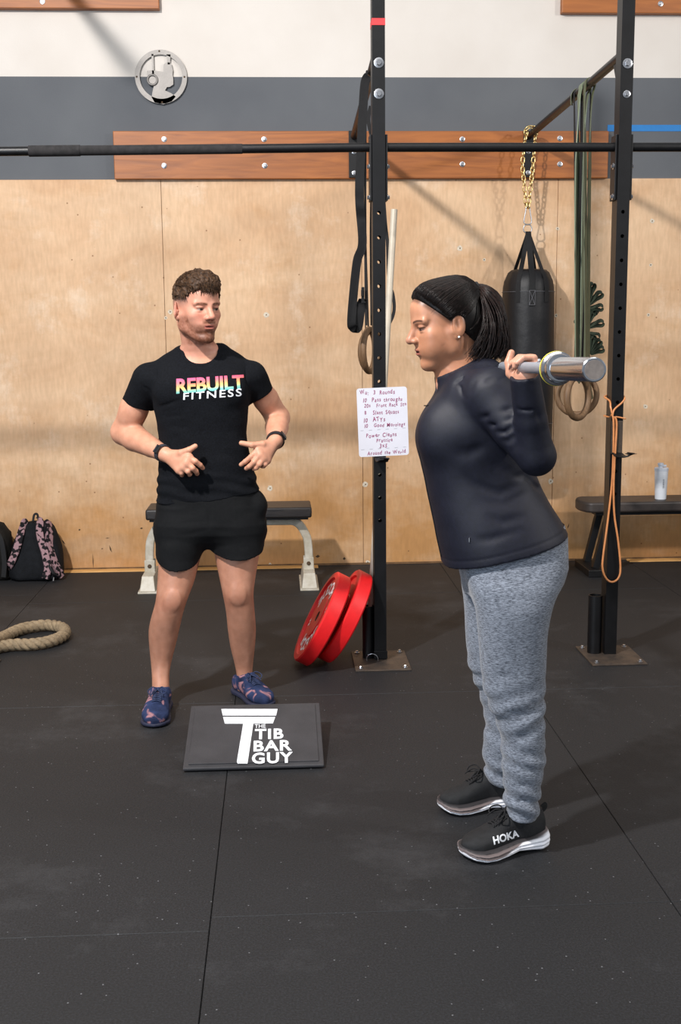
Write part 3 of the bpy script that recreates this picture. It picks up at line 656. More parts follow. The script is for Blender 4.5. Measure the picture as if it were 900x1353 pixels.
MB().tube(arch, 1.0, 12, flat=(.05,.05), up=(0,1,0)).build('arched_frame', M_wht, wbn, smooth=40)
for fx in (xl1, xr1):
    s = 1 if fx > 0 else -1
    b = MB(); b.add([(fx-.045,yc-.19,.012),(fx+.045,yc-.19,.012),(fx+.045,yc+.19,.012),(fx-.045,yc+.19,.012),(fx-.034,yc-.15,.095),(fx+.034,yc-.15,.095),(fx+.034,yc+.15,.095),(fx-.034,yc+.15,.095)],
        [(0,1,2,3),(4,5,6,7),(0,1,5,4),(1,2,6,5),(2,3,7,6),(3,0,4,7)]); b.build('foot', M_wht, wbn, smooth=None, bevel=.004)
    MB().span((fx-.055,yc-.20,0),(fx+.055,yc+.20,.012)).build('foot_pad', M_wht, wbn, smooth=None, bevel=.003)
    for q in (-1,1): MB().span((fx-.03,yc+q*.03-.003,.085),(fx+.03,yc+q*.03+.003,.165)).build('hinge_plate', M_wht, wbn, smooth=None, bevel=.002)
    MB().lathe([(.012,0),(.012,.004),(.008,.008)], (fx, yc-.033, .13), (0,-1,0), 12).build('pivot_bolt', M_mark, wbn)

# ------------------------------------------------------------------ black bench on the right and the bottle
KY = 6.86
kb = thing('low_bench', (2.35, KY+.14, 0), 'dark padded bench with black slanted legs by the right wall', 'bench')
M_pad2 = mat('brown_black_vinyl', '2c2624', .5, col2='3f3733', vscale=10, bump=.2, bscale=60)
x0 = P(770,665,KY).x; zt2 = P(800,664,KY).z; zb2 = P(800,678,KY).z
poly = []
def padpoly(xs, xe, ya, yb, r):
    return [(xs+r*(1-math.sin(a)), ya+r*(1-math.cos(a))) for a in [PI/2*k/6 for k in range(7)]]
pp = [(x0+.07*(1-math.cos(a)), KY+.14-.14*math.sin(a)) for a in [-PI/2+PI*k/16 for k in range(17)]]
pp = pp[::1]+[(3.55, KY), (3.55, KY+.28)]
b = MB(); b.add([(x, y, zb2) for x, y in pp]+[(x, y, zt2) for x, y in pp], [tuple(range(len(pp)))[::-1], tuple(range(len(pp), 2*len(pp)))]+[(k, (k+1) % len(pp), len(pp)+(k+1) % len(pp), len(pp)+k) for k in range(len(pp))])
b.build('pad', M_pad2, kb, smooth=50, bevel=.014, segs=3)
MB().span((x0+.09, KY+.03, zb2-.02), (3.5, KY+.25, zb2-.001)).build('frame_rail', M_black, kb, smooth=None, bevel=.003)
for lx, d in ((P(800,700,KY).x, 1), (3.35, -1)):
    for yy in (KY+.04, KY+.24):
        a0, a1 = Vector((lx+.055*d*0+.03*d, yy, zb2-.02)), Vector((lx-.045*d, yy, .045))
        MB().tube([a0, a1], 1.0, 8, flat=(.045,.05), up=(0,1,0)).build('leg', M_black, kb, smooth=30)
    MB().span((lx-.075*d-.03, KY-.04, 0), (lx-.075*d+.075, KY+.30, .045)).build('foot_bar', M_black, kb, smooth=None, bevel=.004)
bt = thing('water_bottle', (P(873,655,KY+.09).x, KY+.09, zt2), 'white shaker bottle standing on the right bench', 'bottle')
k2 = (KY+.09)/FPX; hz = (658-608)*k2; bxx, byy = bt.location.x, bt.location.y
MB().lathe([(.030,0),(.034,.004),(.041,hz*.80),(.041,hz*.83)], (bxx,byy,zt2), n=28).build('body', mat('white_bottle', 'd5d9df', .35), bt)
MB().lathe([(.0425,0),(.0425,hz*.07),(.036,hz*.085)], (bxx,byy,zt2+hz*.79), n=28).build('lid', mat('white_lid', 'c3c8d2', .4), bt)
MB().lathe([(.014,0),(.014,hz*.05),(.018,hz*.06),(.018,hz*.12),(.012,hz*.13)], (bxx-.006,byy,zt2+hz*.87), n=20).build('cap', MATS['white_lid'], bt)
MB().box((bxx+.014,byy,zt2+hz*.92),(.03,.014,.012)).build('cap_hinge', MATS['white_lid'], bt, smooth=None, bevel=.003)
b = MB()
for k in range(7): b.box((bxx+.003,byy-.0395,zt2+hz*(.35+.035*k)),(.007,.002,.003))
b.build('printed_mark', mat('grey_print', '5d6068', .6), bt, smooth=None)

# ------------------------------------------------------------------ backpack, dark bag, rope
bpY = 7.0
bp = thing('backpack', (P(42,768,bpY).x, bpY, 0), 'black backpack with pink flower-patterned straps leaning on the wall', 'backpack')
M_bpk = mat('black_mesh_fabric', '101216', .85, spec=.2, var=.3, vscale=30, bump=.5, bscale=250)
M_flor = mat('pink_floral_fabric', '141215', .8, spec=.2, col2='93757a', vscale=34, detail=1)
MATS['pink_floral_fabric'].node_tree.nodes['Color Ramp'].color_ramp.elements[0].position = .46; MATS['pink_floral_fabric'].node_tree.nodes['Color Ramp'].color_ramp.elements[1].position = .52
kk = bpY/FPX; bcx = P(42,730,bpY).x; Hb = 78*kk
rows = [(0, .150, .085), (.02, .165, .10), (.10, .165, .105), (.2, .150, .095), (.27, .125, .08), (.315, .10, .07), (.34, .075, .055), (.352, .03, .02)]
vs = []; n = 28
for z, a, b_ in rows:
    for k in range(n):
        t = 2*PI*k/n; ex = .6; ca, sa = math.cos(t), math.sin(t)
        vs.append((bcx+a*math.copysign(abs(ca)**ex, ca)+.012*math.sin(9*t+z*30)*min(1, z*6), bpY+.10+z*.30+b_*math.copysign(abs(sa)**ex, sa)+.01*math.sin(7*t+z*20), z*.98))
fs = [(i*n+k, i*n+(k+1) % n, (i+1)*n+(k+1) % n, (i+1)*n+k) for i in range(len(rows)-1) for k in range(n)]+[tuple(range(n))[::-1], tuple((len(rows)-1)*n+k for k in range(n))]
o = finish('pack_body', MB().add(vs, fs).mesh('pack'), M_bpk, bp, smooth=60); s_ = o.modifiers.new('s', 'SUBSURF'); s_.levels = s_.render_levels = 1
def BPf(px, py, off=.0):   # a point on the front of the pack
    z = P(px, py, bpY).z; i = max(0, min(.999, z/.352)); bb = np.interp(z, [r[0] for r in rows], [r[2] for r in rows]); aa = np.interp(z, [r[0] for r in rows], [r[1] for r in rows])
    x = P(px, py, bpY).x; u = min(1, abs((x-bcx)/aa)); f = (1-u**3.3)**.3 if u < 1 else 0
    return Vector((x, bpY+.10+z*.30-bb*f-off, max(z, .006)))
strap([BPf(27,698), BPf(23,697,.01), BPf(23,706,.02), BPf(21,720,.02), BPf(17,735,.02), BPf(12,747,.022), BPf(6,757,.02), BPf(2,766,.02)], .046, .014, 'shoulder_strap', M_flor, bp, up=(-.2,-1,.2))
strap([BPf(43,694), BPf(46,695,.01), BPf(48,705,.02), BPf(51,716,.02), BPf(57,730,.02), BPf(61,742,.022), BPf(63,752,.02), BPf(60,764,.02)], .044, .014, 'shoulder_strap', M_flor, bp, up=(.2,-1,.2))
strap([BPf(55,696,-.02), BPf(60,708,.0), BPf(62,725,.0), BPf(70,745,.0), BPf(76,757,.0), BPf(79,764,.0)], .045, .03, 'side_panel', M_flor, bp, up=(.9,-.6,.2))
strap([BPf(62,742,.02), BPf(66,750,.03), BPf(72,758,.03), BPf(80,762,.03)], .016, .004, 'adjuster_strap', M_blkfab, bp)
MB().tube(smoothpath([BPf(36,695,.0), BPf(37,689,.01)+Vector((0,0,.01)), BPf(41,688,.01)+Vector((0,0,.01)), BPf(43,694,0)], 6), .007, 8).build('top_handle', M_blkfab, bp)
for px in (23.5, 48): MB().lathe([(.012,0),(.012,.006)], BPf(px, 699, .024), (0,-1,.2), 14).build('round_patch', M_bpk, bp)
MB().cyl(BPf(72,762,.02)+Vector((0,-.03,0)), BPf(72,766,.02)+Vector((0,-.045,0)), .004, 8).build('zip_pull', M_steel, bp)
cx = P(-16,740,bpY).x
M_bag2 = mat('dark_duffel_fabric', '121312', .9, spec=.2, col2='231f1c', vscale=14, bump=.4, bscale=80)
vs = []; rows2 = [(0,.10,.10),(.02,.115,.12),(.15,.118,.12),(.28,.10,.10),(.335,.06,.07),(.352,.02,.03)]
for z, a, b_ in rows2:
    for k in range(n):
        t = 2*PI*k/n; ca, sa = math.cos(t), math.sin(t)
        vs.append((cx+a*math.copysign(abs(ca)**.6, ca)+.006*math.sin(8*t+z*25), bpY+.16+b_*math.copysign(abs(sa)**.6, sa), z))
fs = [(i*n+k, i*n+(k+1) % n, (i+1)*n+(k+1) % n, (i+1)*n+k) for i in range(len(rows2)-1) for k in range(n)]+[tuple(range(n))[::-1], tuple((len(rows2)-1)*n+k for k in range(n))]
b2 = thing('gym_bag', (cx, bpY+.16, 0), 'dark cloth bag cut by the left edge beside the backpack', 'bag')
finish('bag_body', MB().add(vs, fs).mesh('bag2'), M_bag2, b2, smooth=60)
strap([(cx+.05,bpY+.05,.30),(cx+.08,bpY+.03,.25),(cx+.09,bpY+.03,.12),(cx+.08,bpY+.03,.03)], .03, .01, 'strap', M_blkfab, b2)
MB().torus((cx, bpY+.16, .35), .03, .007, (0,1,0), 20, 6).build('carry_handle', M_blkfab, b2)

M_rope = mat('manila_rope', '87755c', .85, var=.3, vscale=40, bump=.7, bscale=140, stretch=(1,1,1))
rp = thing('battle_rope', (-1.3, 5.6, 0), 'thick beige twisted rope lying in a loop on the floor', 'rope')
rz = .031
ctrl = [PZ(-190,868,rz), PZ(-90,866,rz), PZ(-20,858,rz), PZ(15,852,rz), PZ(45,851,rz), PZ(70,846,rz), PZ(85,838,rz), PZ(83,830,rz), PZ(66,826,rz), PZ(45,827.5,rz), PZ(25,832,rz), PZ(8,840,rz), PZ(-6,846,rz+.03), PZ(-30,849,rz+.05), PZ(-60,852,rz+.02), PZ(-120,850,rz)]
path = smoothpath(ctrl, 14)
# resample
acc = [0]
for i in range(1, len(path)): acc.append(acc[-1]+(path[i]-path[i-1]).length)
tot = acc[-1]; npts = int(tot/.008); res = []
for k in range(npts):
    s = tot*k/(npts-1); i = int(np.searchsorted(acc, s)); i = max(1, min(i, len(path)-1)); u = (s-acc[i-1])/max(1e-9, acc[i]-acc[i-1]); res.append(path[i-1].lerp(path[i], u))
for st_ in range(3):
    pts = []
    for k, p in enumerate(res):
        t = (res[min(k+1, npts-1)]-res[max(k-1, 0)]).normalized(); u = t.cross(Vector((0,0,1))).normalized(); w = t.cross(u); a = tot*k/(npts-1)/.105*2*PI+st_*2*PI/3
        pts.append(p+(u*math.cos(a)+w*math.sin(a))*.0135)
    MB().tube(pts, .0165, 10).build('strand', M_rope, rp, smooth=180)

# ------------------------------------------------------------------ red bumper plates
M_red = mat('red_rubber', 'd2161a', .42, var=.08, vscale=20, bump=.08, bscale=300)
def bumper(cx, cy, label, tilt, th=.066, yaw=0.0, text=True):
    n = Vector((-math.cos(tilt)*math.cos(yaw), -math.cos(tilt)*math.sin(yaw), math.sin(tilt)))   # face normal
    R = .222
    cz = R*math.cos(tilt)*1.0+.0+max(0, 0)
    c = Vector((cx, cy, cz+.001))   # centre of the outer (left) face rim plane, lowest rim touches ground below
    t = thing('bumper_plate', (cx+.05, cy, 0), label, 'weight plate', 'red bumper plates leaning on the left upright')
    c0 = c - n*0
    # the back lower rim edge is the lowest point: raise so that it rests on the floor
    low = c0.z - R*math.cos(tilt) - th*math.sin(tilt); c0 = c0 - Vector((0,0,low)) + Vector((0,0,.0005))
    prof = [(.0255,-.010),(.0255,-th+.010),(.05,-th+.006),(.165,-th+.008),(.188,-th),(R-.006,-th),(R,-th+.006),(R,-.006),(R-.006,0),(.192,0),(.186,-.010),(.10,-.012),(.096,-.007),(.05,-.006),(.0255,-.008)]
    MB().lathe([(r, h) for r, h in prof], c0, n, 72, capped=False).build('disc', M_red, t, smooth=32)
    MB().lathe([(.0257,-.009),(.0257,-th+.009),(.0235,-th+.009),(.0235,-.009),(.0257,-.009)], c0, n, 32, capped=False).build('steel_hub', M_mark, t, smooth=32)
    if text:
        side = n.cross(Vector((0,0,1))).normalized(); upv = side.cross(n).normalized()
        for body, a0, sz in (('LB', 0, .03), ('LB', 180, .03), ('LB', 90, 0), ('ROGUE', 62, .085), ('ROGUE', 242, .085), ('45', 152, .03), ('45', 332, .03)):
            if body == 'LB' : continue
            k = len(body); b = MB(); span = 22 if sz > .05 else 9
            for i, ch in enumerate(body):
                a = math.radians(a0+(i-(k-1)/2)*-span); rr = .138
                vs, fs = text_mesh(ch, sz, .0015); ty = Vector((0,0,0))
                rad = side*math.cos(a)+upv*math.sin(a); tan = -side*math.sin(a)+upv*math.cos(a)
                # letter top points outward
                b.add([c0-n*.0095+rad*(rr+p.y)+(-tan)*p.x*1.05 for p in vs], fs)
            b.build('lettering', mat('white_ink', 'f2e4e8', .5), t, smooth=None)
    return t
tl_ = math.radians(28)
bumper(.150, 5.13, 'red rubber bumper plate with white lettering, front one of the leaning pair', tl_, yaw=.02)
bumper(.250, 5.17, 'red rubber bumper plate behind the front one, against the upright', tl_, yaw=.02, text=False)

# ------------------------------------------------------------------ slant board
sb = thing('slant_board', PZ(335, 1018), 'black rubber slant board with white T logo on the floor', 'slant board')
A, B2 = PZ(241.5, 1017, .012), PZ(429, 1016, .012); 
Dy = .43; Zr = .105
Cc, Dd = P(425.5, 929.5, A.y+Dy), P(254, 931, A.y+Dy)
Zr = (Cc.z+Dd.z)/2
A = Vector((A.x, A.y, .016)); B2 = Vector((B2.x, A.y, .016)); wd = B2.x-A.x
Cc = Vector((B2.x+.0, A.y+Dy, Zr)); Dd = Vector((A.x, A.y+Dy, Zr))
M_sb = mat('scuffed_black_board', '2b2b2e', .6, col2='3c3b3e', vscale=5, bump=.3, bscale=350, detail=8)
uy = (Dd-A).normalized(); un = Vector((1,0,0)).cross(uy)
def slab(u0, u1, v0, v1, h0, h1, name, m, **k):
    L_ = (Dd-A).length
    b = MB(); pts = []
    for h in (h0, h1):
        for u, v in ((u0,v0),(u1,v0),(u1,v1),(u0,v1)): pts.append(A+Vector((u,0,0))+uy*v+un*h)
    b.add(pts, [(0,1,2,3),(4,5,6,7),(0,1,5,4),(1,2,6,5),(2,3,7,6),(3,0,4,7)]); return b.build(name, m, sb, smooth=None, **k)
L_ = (Dd-A).length
slab(0, wd, 0, L_, -.012, 0, 'deck', M_sb, bevel=.004)
slab(.018, wd-.018, .022, L_-.018, 0, .004, 'grip_mat', M_sb, bevel=.0015)
for u in (.006, wd-.024):   # side legs
    b = MB(); x0, x1 = A.x+u, A.x+u+.018
    pr = [(A.y+.03, 0), (A.y+Dy-.01, 0), (A.y+Dy-.01, Zr-.015), (A.y+.03, .016)]
    b.add([(x0,y,z) for y, z in pr]+[(x1,y,z) for y, z in pr], [(0,1,2,3),(4,5,6,7),(0,1,5,4),(1,2,6,5),(2,3,7,6),(3,0,4,7)]); b.build('side_support', M_black, sb, smooth=None, bevel=.002)
MB().span((A.x+.024, A.y+Dy-.028, 0), (B2.x-.024, A.y+Dy-.01, Zr-.02)).build('rear_support', M_black, sb, smooth=None)
# logo; photo zoom (4.286 px per px, origin 230,910) -> board u,v
def uv(zx, zy):
    px, py = 230+zx/4.286, 910+zy/4.286
    d = ray(px, py); o = Vector((0,0,CAMZ)); q = A+un*.0042; t = (q-o).dot(un)/d.dot(un); h = o+d*t-A
    return (h.x, h.dot(uy))
fr = (A+un*.0046, Vector((1,0,0)), uy)
def logo(pts, name='logo_mark'): return MB().prism([uv(*p) for p in pts][::-1], fr, .0005).build(name, M_white, sb, smooth=None)
logo([(268,115),(586,115),(578,152),(276,152)]); 
logo([(278,160),(573,160),(560,196),(449,198),(416,424),(404,424),(360,424),(356,412),(392,198),(288,198)])
for body, x0, x1, y0, y1, off in (('THE',457,519,202,222,.0),('TIB',457,620,229,283,.0024),('BAR',450,668,295,350,.0024),('GUY',440,675,363,420,.0024)):
    u0, v1 = uv((x0), (y0)); u1, v0 = uv((x1), (y1)); u0 = uv(x0, y1)[0]
    vs, fs = text_mesh(body, .06, off*.75, 1.0 if body == 'THE' else 1.12, align='LEFT')
    mx, Mx = min(p.x for p in vs), max(p.x for p in vs); my, My = min(p.y for p in vs), max(p.y for p in vs)
    b = MB(); b.add([fr[0]+fr[1]*(u0+(p.x-mx)/(Mx-mx)*(u1-u0)+.0*(p.y))+uy*(v0+(p.y-my)/(My-my)*(v1-v0)) for p in vs], fs); b.build('lettering', M_white, sb, smooth=None)
# ------------------------------------------------------------------ signed-distance modelling for bodies and clothes
from mathutils.bvhtree import BVHTree
F32 = np.float32
def axis(*segs):
    out = []
    for a, b, st in segs: n = max(1, int(round((b-a)/st))); out += [a+(b-a)*k/n for k in range(n)]
    out.append(segs[-1][1]); return np.array(out, F32)
def rotm(rx=0, ry=0, rz=0):
    return np.array((Matrix.Rotation(math.radians(rz), 3, 'Z') @ Matrix.Rotation(math.radians(ry), 3, 'Y') @ Matrix.Rotation(math.radians(rx), 3, 'X')), F32)
def A3(p): return np.array([p[0], p[1], p[2]], F32)
def smin(a, b, k):
    if k <= 0: return np.minimum(a, b)
    h = np.maximum(k-np.abs(a-b), 0)/k; return np.minimum(a, b)-h*h*(k*.25)
def cone(a, b, ra, rb=None):
    a, b = A3(a), A3(b); rb = ra if rb is None else rb; ba = b-a; L2 = float(ba@ba)+1e-12
    def f(X, Y, Z):
        x, y, z = X-a[0], Y-a[1], Z-a[2]; h = np.clip((x*ba[0]+y*ba[1]+z*ba[2])/L2, 0, 1)
        return np.sqrt((x-h*ba[0])**2+(y-h*ba[1])**2+(z-h*ba[2])**2)-(ra+(rb-ra)*h)
    r = max(ra, rb); return f, np.minimum(a, b)-r, np.maximum(a, b)+r
def ell(c, r, R=None):
    c = A3(c); r = A3(r)
    def f(X, Y, Z):
        x, y, z = X-c[0], Y-c[1], Z-c[2]
        if R is not None: x, y, z = x*R[0,0]+y*R[1,0]+z*R[2,0], x*R[0,1]+y*R[1,1]+z*R[2,1], x*R[0,2]+y*R[1,2]+z*R[2,2]
        k0 = np.sqrt((x/r[0])**2+(y/r[1])**2+(z/r[2])**2); k1 = np.sqrt((x/r[0]**2)**2+(y/r[1]**2)**2+(z/r[2]**2)**2)+1e-9
        return k0*(k0-1)/k1
    m = float(r.max()); return f, c-m, c+m
def sm(arr, k=9):
    arr = np.asarray(arr, float); p = np.concatenate([2*arr[0]-arr[1:k+1][::-1], arr, 2*arr[-1]-arr[-k-1:-1][::-1]]); w = np.hanning(2*k+3)[1:-1]; w /= w.sum()
    return np.convolve(p, w, 'valid')
def loft(o, U, V, Wd, us, cv, cw, hv, hw, ex=2.2, smooth=14, pad=0.0):
    o, U, V, Wd = A3(o), A3(U), A3(V), A3(Wd)
    i = np.argsort(us); us = np.asarray(us, float)[i]; T = np.linspace(us[0], us[-1], 200)
    tb = [sm(np.interp(T, us, np.asarray(q, float)[i]), smooth) for q in (cv, cw, hv, hw)]
    def f(X, Y, Z):
        x, y, z = X-o[0], Y-o[1], Z-o[2]
        def dot(q):
            r = 0
            for c_, k in ((x, q[0]), (y, q[1]), (z, q[2])):
                if abs(k) > 1e-6: r = r+c_*k
            return r
        u, v, w = dot(U), dot(V), dot(Wd)
        a, b, c, d = [np.interp(u, T, t).astype(F32) for t in tb]
        e = (np.abs((v-a)/c)**ex+np.abs((w-b)/d)**ex)**(1/ex)
        return np.maximum((e-1)*np.minimum(c, d)-pad, np.maximum(T[0]-u, u-T[-1])-pad).astype(F32)
    pts = []
    for k in range(0, 200, 10):
        for sv in (-1, 1):
            for sw in (-1, 1): pts.append(o+U*T[k]+V*(tb[0][k]+sv*tb[2][k])+Wd*(tb[1][k]+sw*tb[3][k]))
    for k in (199,):
        for sv in (-1, 1):
            for sw in (-1, 1): pts.append(o+U*T[k]+V*(tb[0][k]+sv*tb[2][k])+Wd*(tb[1][k]+sw*tb[3][k]))
    pts = np.array(pts); return f, pts.min(0)-.01, pts.max(0)+.01
def vloft(rows, ex=2.2, grow=0.0, smooth=14, gy=None):
    """rows (py, xl, xr, Yc, ry) read off the photograph: a vertical form with that outline at that depth"""
    us, cv, cw, hv, hw = [], [], [], [], []
    for py, xl, xr, yc, ry in rows:
        a, b = P(xl, py, yc), P(xr, py, yc); us.append((a.z+b.z)/2); cv.append((a.x+b.x)/2); cw.append(yc); hv.append((b.x-a.x)/2+grow); hw.append(ry+(grow if gy is None else gy))
    return loft((0,0,0), (0,0,1), (1,0,0), (0,1,0), us, cv, cw, hv, hw, ex, smooth)
_rng = np.random.RandomState(3); NT = _rng.rand(32, 32, 32).astype(F32)
def vnoise(x, y, z):
    xi, yi, zi = np.floor(x).astype(int), np.floor(y).astype(int), np.floor(z).astype(int)
    fx, fy, fz = x-xi, y-yi, z-zi; fx, fy, fz = [q*q*(3-2*q) for q in (fx, fy, fz)]; r = 0
    for a in (0, 1):
        for b in (0, 1):
            for c in (0, 1):
                r = r+NT[(xi+a) & 31, (yi+b) & 31, (zi+c) & 31]*(fx if a else 1-fx)*(fy if b else 1-fy)*(fz if c else 1-fz)
    return (r-.5)*2
class SDF:
    def __init__(s, xs, ys, zs): s.ax = (xs, ys, zs); s.D = np.full((len(xs), len(ys), len(zs)), .2, F32)
    def sl(s, lo, hi, m):
        r = []
        for a, l, h in zip(s.ax, lo, hi):
            i, j = np.searchsorted(a, l-m), np.searchsorted(a, h+m); r.append(slice(max(0, i-1), min(len(a), j+1)))
        return tuple(r)
    def co(s, sl): return s.ax[0][sl[0]][:, None, None], s.ax[1][sl[1]][None, :, None], s.ax[2][sl[2]][None, None, :]
    def add(s, prim, k=.01, m=.03):
        f, lo, hi = prim; sl = s.sl(lo, hi, m+k)
        if any(q.stop <= q.start for q in sl): return s
        s.D[sl] = smin(s.D[sl], f(*s.co(sl)), k); return s
    def sub(s, prim, k=.004, m=.02):
        f, lo, hi = prim; sl = s.sl(lo, hi, m+k)
        if any(q.stop <= q.start for q in sl): return s
        s.D[sl] = -smin(-s.D[sl], f(*s.co(sl)), k); return s
    def cut(s, n, p, lo=None, hi=None):
        """remove everything on the side n points to"""
        n = A3(n); n = n/np.linalg.norm(n); p = A3(p)
        sl = s.sl(lo, hi, 0) if lo is not None else (slice(None),)*3
        X, Y, Z = s.co(sl); d = (X-p[0])*n[0]+(Y-p[1])*n[1]+(Z-p[2])*n[2]; s.D[sl] = np.maximum(s.D[sl], d); return s
    def chain(s, pts, rs, k=.01):
        for i in range(len(pts)-1): s.add(cone(pts[i], pts[i+1], rs[i], rs[i+1]), k if i == 0 else min(k, .006))
        return s
    def band(s, w=.02): return np.nonzero(np.abs(s.D) < w)
    def disp(s, fn, w=.02):
        """add fn(x,y,z) to the distance near the surface"""
        i = s.band(w); x, y, z = s.ax[0][i[0]], s.ax[1][i[1]], s.ax[2][i[2]]; s.D[i] += fn(x, y, z).astype(F32); return s
    def crease(s, pts, r, depth):
        pts = [A3(p) for p in pts]; allp = np.array(pts); lo, hi = allp.min(0)-3*r, allp.max(0)+3*r; sl = s.sl(lo, hi, 0)
        if any(q.stop <= q.start for q in sl): return s
        X, Y, Z = s.co(sl); d2 = None; n = len(pts)-1
        for i in range(n):
            a, b = pts[i], pts[i+1]; ba = b-a; h = np.clip(((X-a[0])*ba[0]+(Y-a[1])*ba[1]+(Z-a[2])*ba[2])/float(ba@ba), 0, 1)
            q = (X-a[0]-h*ba[0])**2+(Y-a[1]-h*ba[1])**2+(Z-a[2]-h*ba[2])**2; t = (i+h)/n
            e = depth*np.exp(-q/r**2)*np.sin(np.pi*np.clip(t*.9+.05, 0, 1))
            d2 = e if d2 is None else (np.maximum(d2, e) if depth > 0 else np.minimum(d2, e))
        s.D[sl] += d2.astype(F32); return s
    def mesh(s, name, keep=None):
        D = s.D; ins = D < 0; nx, ny, nz = D.shape
        cnt = np.zeros((nx-1, ny-1, nz-1), np.uint8)
        for a in (0, 1):
            for b in (0, 1):
                for c in (0, 1): cnt += ins[a:nx-1+a, b:ny-1+b, c:nz-1+c]
        act = (cnt > 0) & (cnt < 8); I, J, K = np.nonzero(act); n = len(I)
        idx = np.full(act.shape, -1, np.int32); idx[I, J, K] = np.arange(n)
        xs, ys, zs = s.ax; cor = {}
        for a in (0, 1):
            for b in (0, 1):
                for c in (0, 1): cor[a, b, c] = D[I+a, J+b, K+c]
        acc = np.zeros((n, 3)); num = np.zeros(n)
        for p in cor:
            for ax in range(3):
                if p[ax] == 0:
                    q = list(p); q[ax] = 1; q = tuple(q); d0, d1 = cor[p], cor[q]; m = (d0 < 0) != (d1 < 0); t = np.where(m, d0/(d0-d1+1e-20), 0)
                    x0, y0, z0 = xs[I+p[0]], ys[J+p[1]], zs[K+p[2]]; x1, y1, z1 = xs[I+q[0]], ys[J+q[1]], zs[K+q[2]]
                    acc[:, 0] += m*(x0+t*(x1-x0)); acc[:, 1] += m*(y0+t*(y1-y0)); acc[:, 2] += m*(z0+t*(z1-z0)); num += m
        V = acc/np.maximum(num, 1)[:, None]; faces = []
        for ax in range(3):
            sl0 = [slice(1, -1)]*3; sl0[ax] = slice(0, -1); sl1 = [slice(1, -1)]*3; sl1[ax] = slice(1, None)
            a = ins[tuple(sl0)]; b = ins[tuple(sl1)]; e = np.nonzero(a != b)
            i, j, k = e[0]+(ax != 0), e[1]+(ax != 1), e[2]+(ax != 2); flip = a[e]
            if ax == 0: q = [idx[i, j-1, k-1], idx[i, j, k-1], idx[i, j, k], idx[i, j-1, k]]
            elif ax == 1: q = [idx[i-1, j, k-1], idx[i-1, j, k], idx[i, j, k], idx[i, j, k-1]]
            else: q = [idx[i-1, j-1, k], idx[i, j-1, k], idx[i, j, k], idx[i-1, j, k]]
            q = np.stack(q, 1); q[~flip] = q[~flip][:, ::-1]; faces.append(q)
        Fc = np.concatenate(faces); Fc = Fc[(Fc >= 0).all(1)]
        me = bpy.data.meshes.new(name); me.vertices.add(n); me.vertices.foreach_set('co', V.astype(F32).ravel())
        me.loops.add(len(Fc)*4); me.loops.foreach_set('vertex_index', Fc.ravel().astype(np.int32))
        me.polygons.add(len(Fc)); me.polygons.foreach_set('loop_start', np.arange(len(Fc), dtype=np.int32)*4); me.polygons.foreach_set('loop_total', np.full(len(Fc), 4, np.int32))
        me.update(calc_edges=True)
        return me, V, Fc
def relax(me, V, Fc, it=1, lam=.5):
    n = len(V)
    for _ in range(it):
        acc = np.zeros((n, 3)); c = np.zeros(n)
        for a in range(4):
            b = (a+1) % 4
            for u, v in ((a, b), (b, a)):
                for d in range(3): acc[:, d] += np.bincount(Fc[:, u], V[Fc[:, v], d], n)
                c += np.bincount(Fc[:, u], minlength=n)
        V = V+lam*(acc/np.maximum(c, 1)[:, None]-V)
    me.vertices.foreach_set('co', V.astype(F32).ravel()); me.update(); return V
def sdf_obj(sd, name, m, parent, cols=None, it=1):
    me, V, Fc = sd.mesh(name); V = relax(me, V, Fc, it)
    if cols is not None:
        at = me.color_attributes.new('Col', 'FLOAT_COLOR', 'POINT'); c = np.ones((len(V), 4), F32); c[:, :3] = cols(V); at.data.foreach_set('color', c.ravel())
    bvh = BVHTree.FromPolygons([tuple(v) for v in V.tolist()], Fc.tolist()) if name in ('t_shirt', 'running_shoe', 'shoe', 'jacket', 'sweatpants', 'hair') else None
    o = finish(name, me, m, parent, smooth=180); return o, bvh
def ss(x, a, b): t = np.clip((x-a)/(b-a), 0, 1); return t*t*(3-2*t)
def skin_mat(name, rough=.5):
    m = bpy.data.materials.new(name); nt, N, L, B = nodes_of(m); at = N.new('ShaderNodeAttribute'); at.attribute_name = 'Col'
    g = N.new('ShaderNodeTexCoord'); n = N.new('ShaderNodeTexNoise'); n.inputs['Scale'].default_value = 34; n.inputs['Detail'].default_value = 6; L.new(g.outputs['Object'], n.inputs['Vector'])
    r = N.new('ShaderNodeValToRGB'); e = r.color_ramp.elements; e[0].position = .3; e[1].position = .7; e[0].color = (.90, .84, .80, 1); e[1].color = (1.08, 1.06, 1.05, 1); L.new(n.outputs['Fac'], r.inputs[0])
    mx = N.new('ShaderNodeMix'); mx.data_type = 'RGBA'; mx.blend_type = 'MULTIPLY'; mx.inputs[0].default_value = 1; L.new(at.outputs['Color'], mx.inputs[6]); L.new(r.outputs[0], mx.inputs[7])
    L.new(mx.outputs[2], B.inputs['Base Color']); B.inputs['Roughness'].default_value = rough; B.inputs['Specular IOR Level'].default_value = .4
    B.inputs['Subsurface Weight'].default_value = .08; B.inputs['Subsurface Scale'].default_value = .012; B.inputs['Subsurface Radius'].default_value = (1, .35, .2)
    n2 = N.new('ShaderNodeTexNoise'); n2.inputs['Scale'].default_value = 420; L.new(g.outputs['Object'], n2.inputs['Vector'])
    b = N.new('ShaderNodeBump'); b.inputs['Strength'].default_value = .15; b.inputs['Distance'].default_value = .001; L.new(n2.outputs['Fac'], b.inputs['Height']); L.new(b.outputs[0], B.inputs['Normal'])
    return m
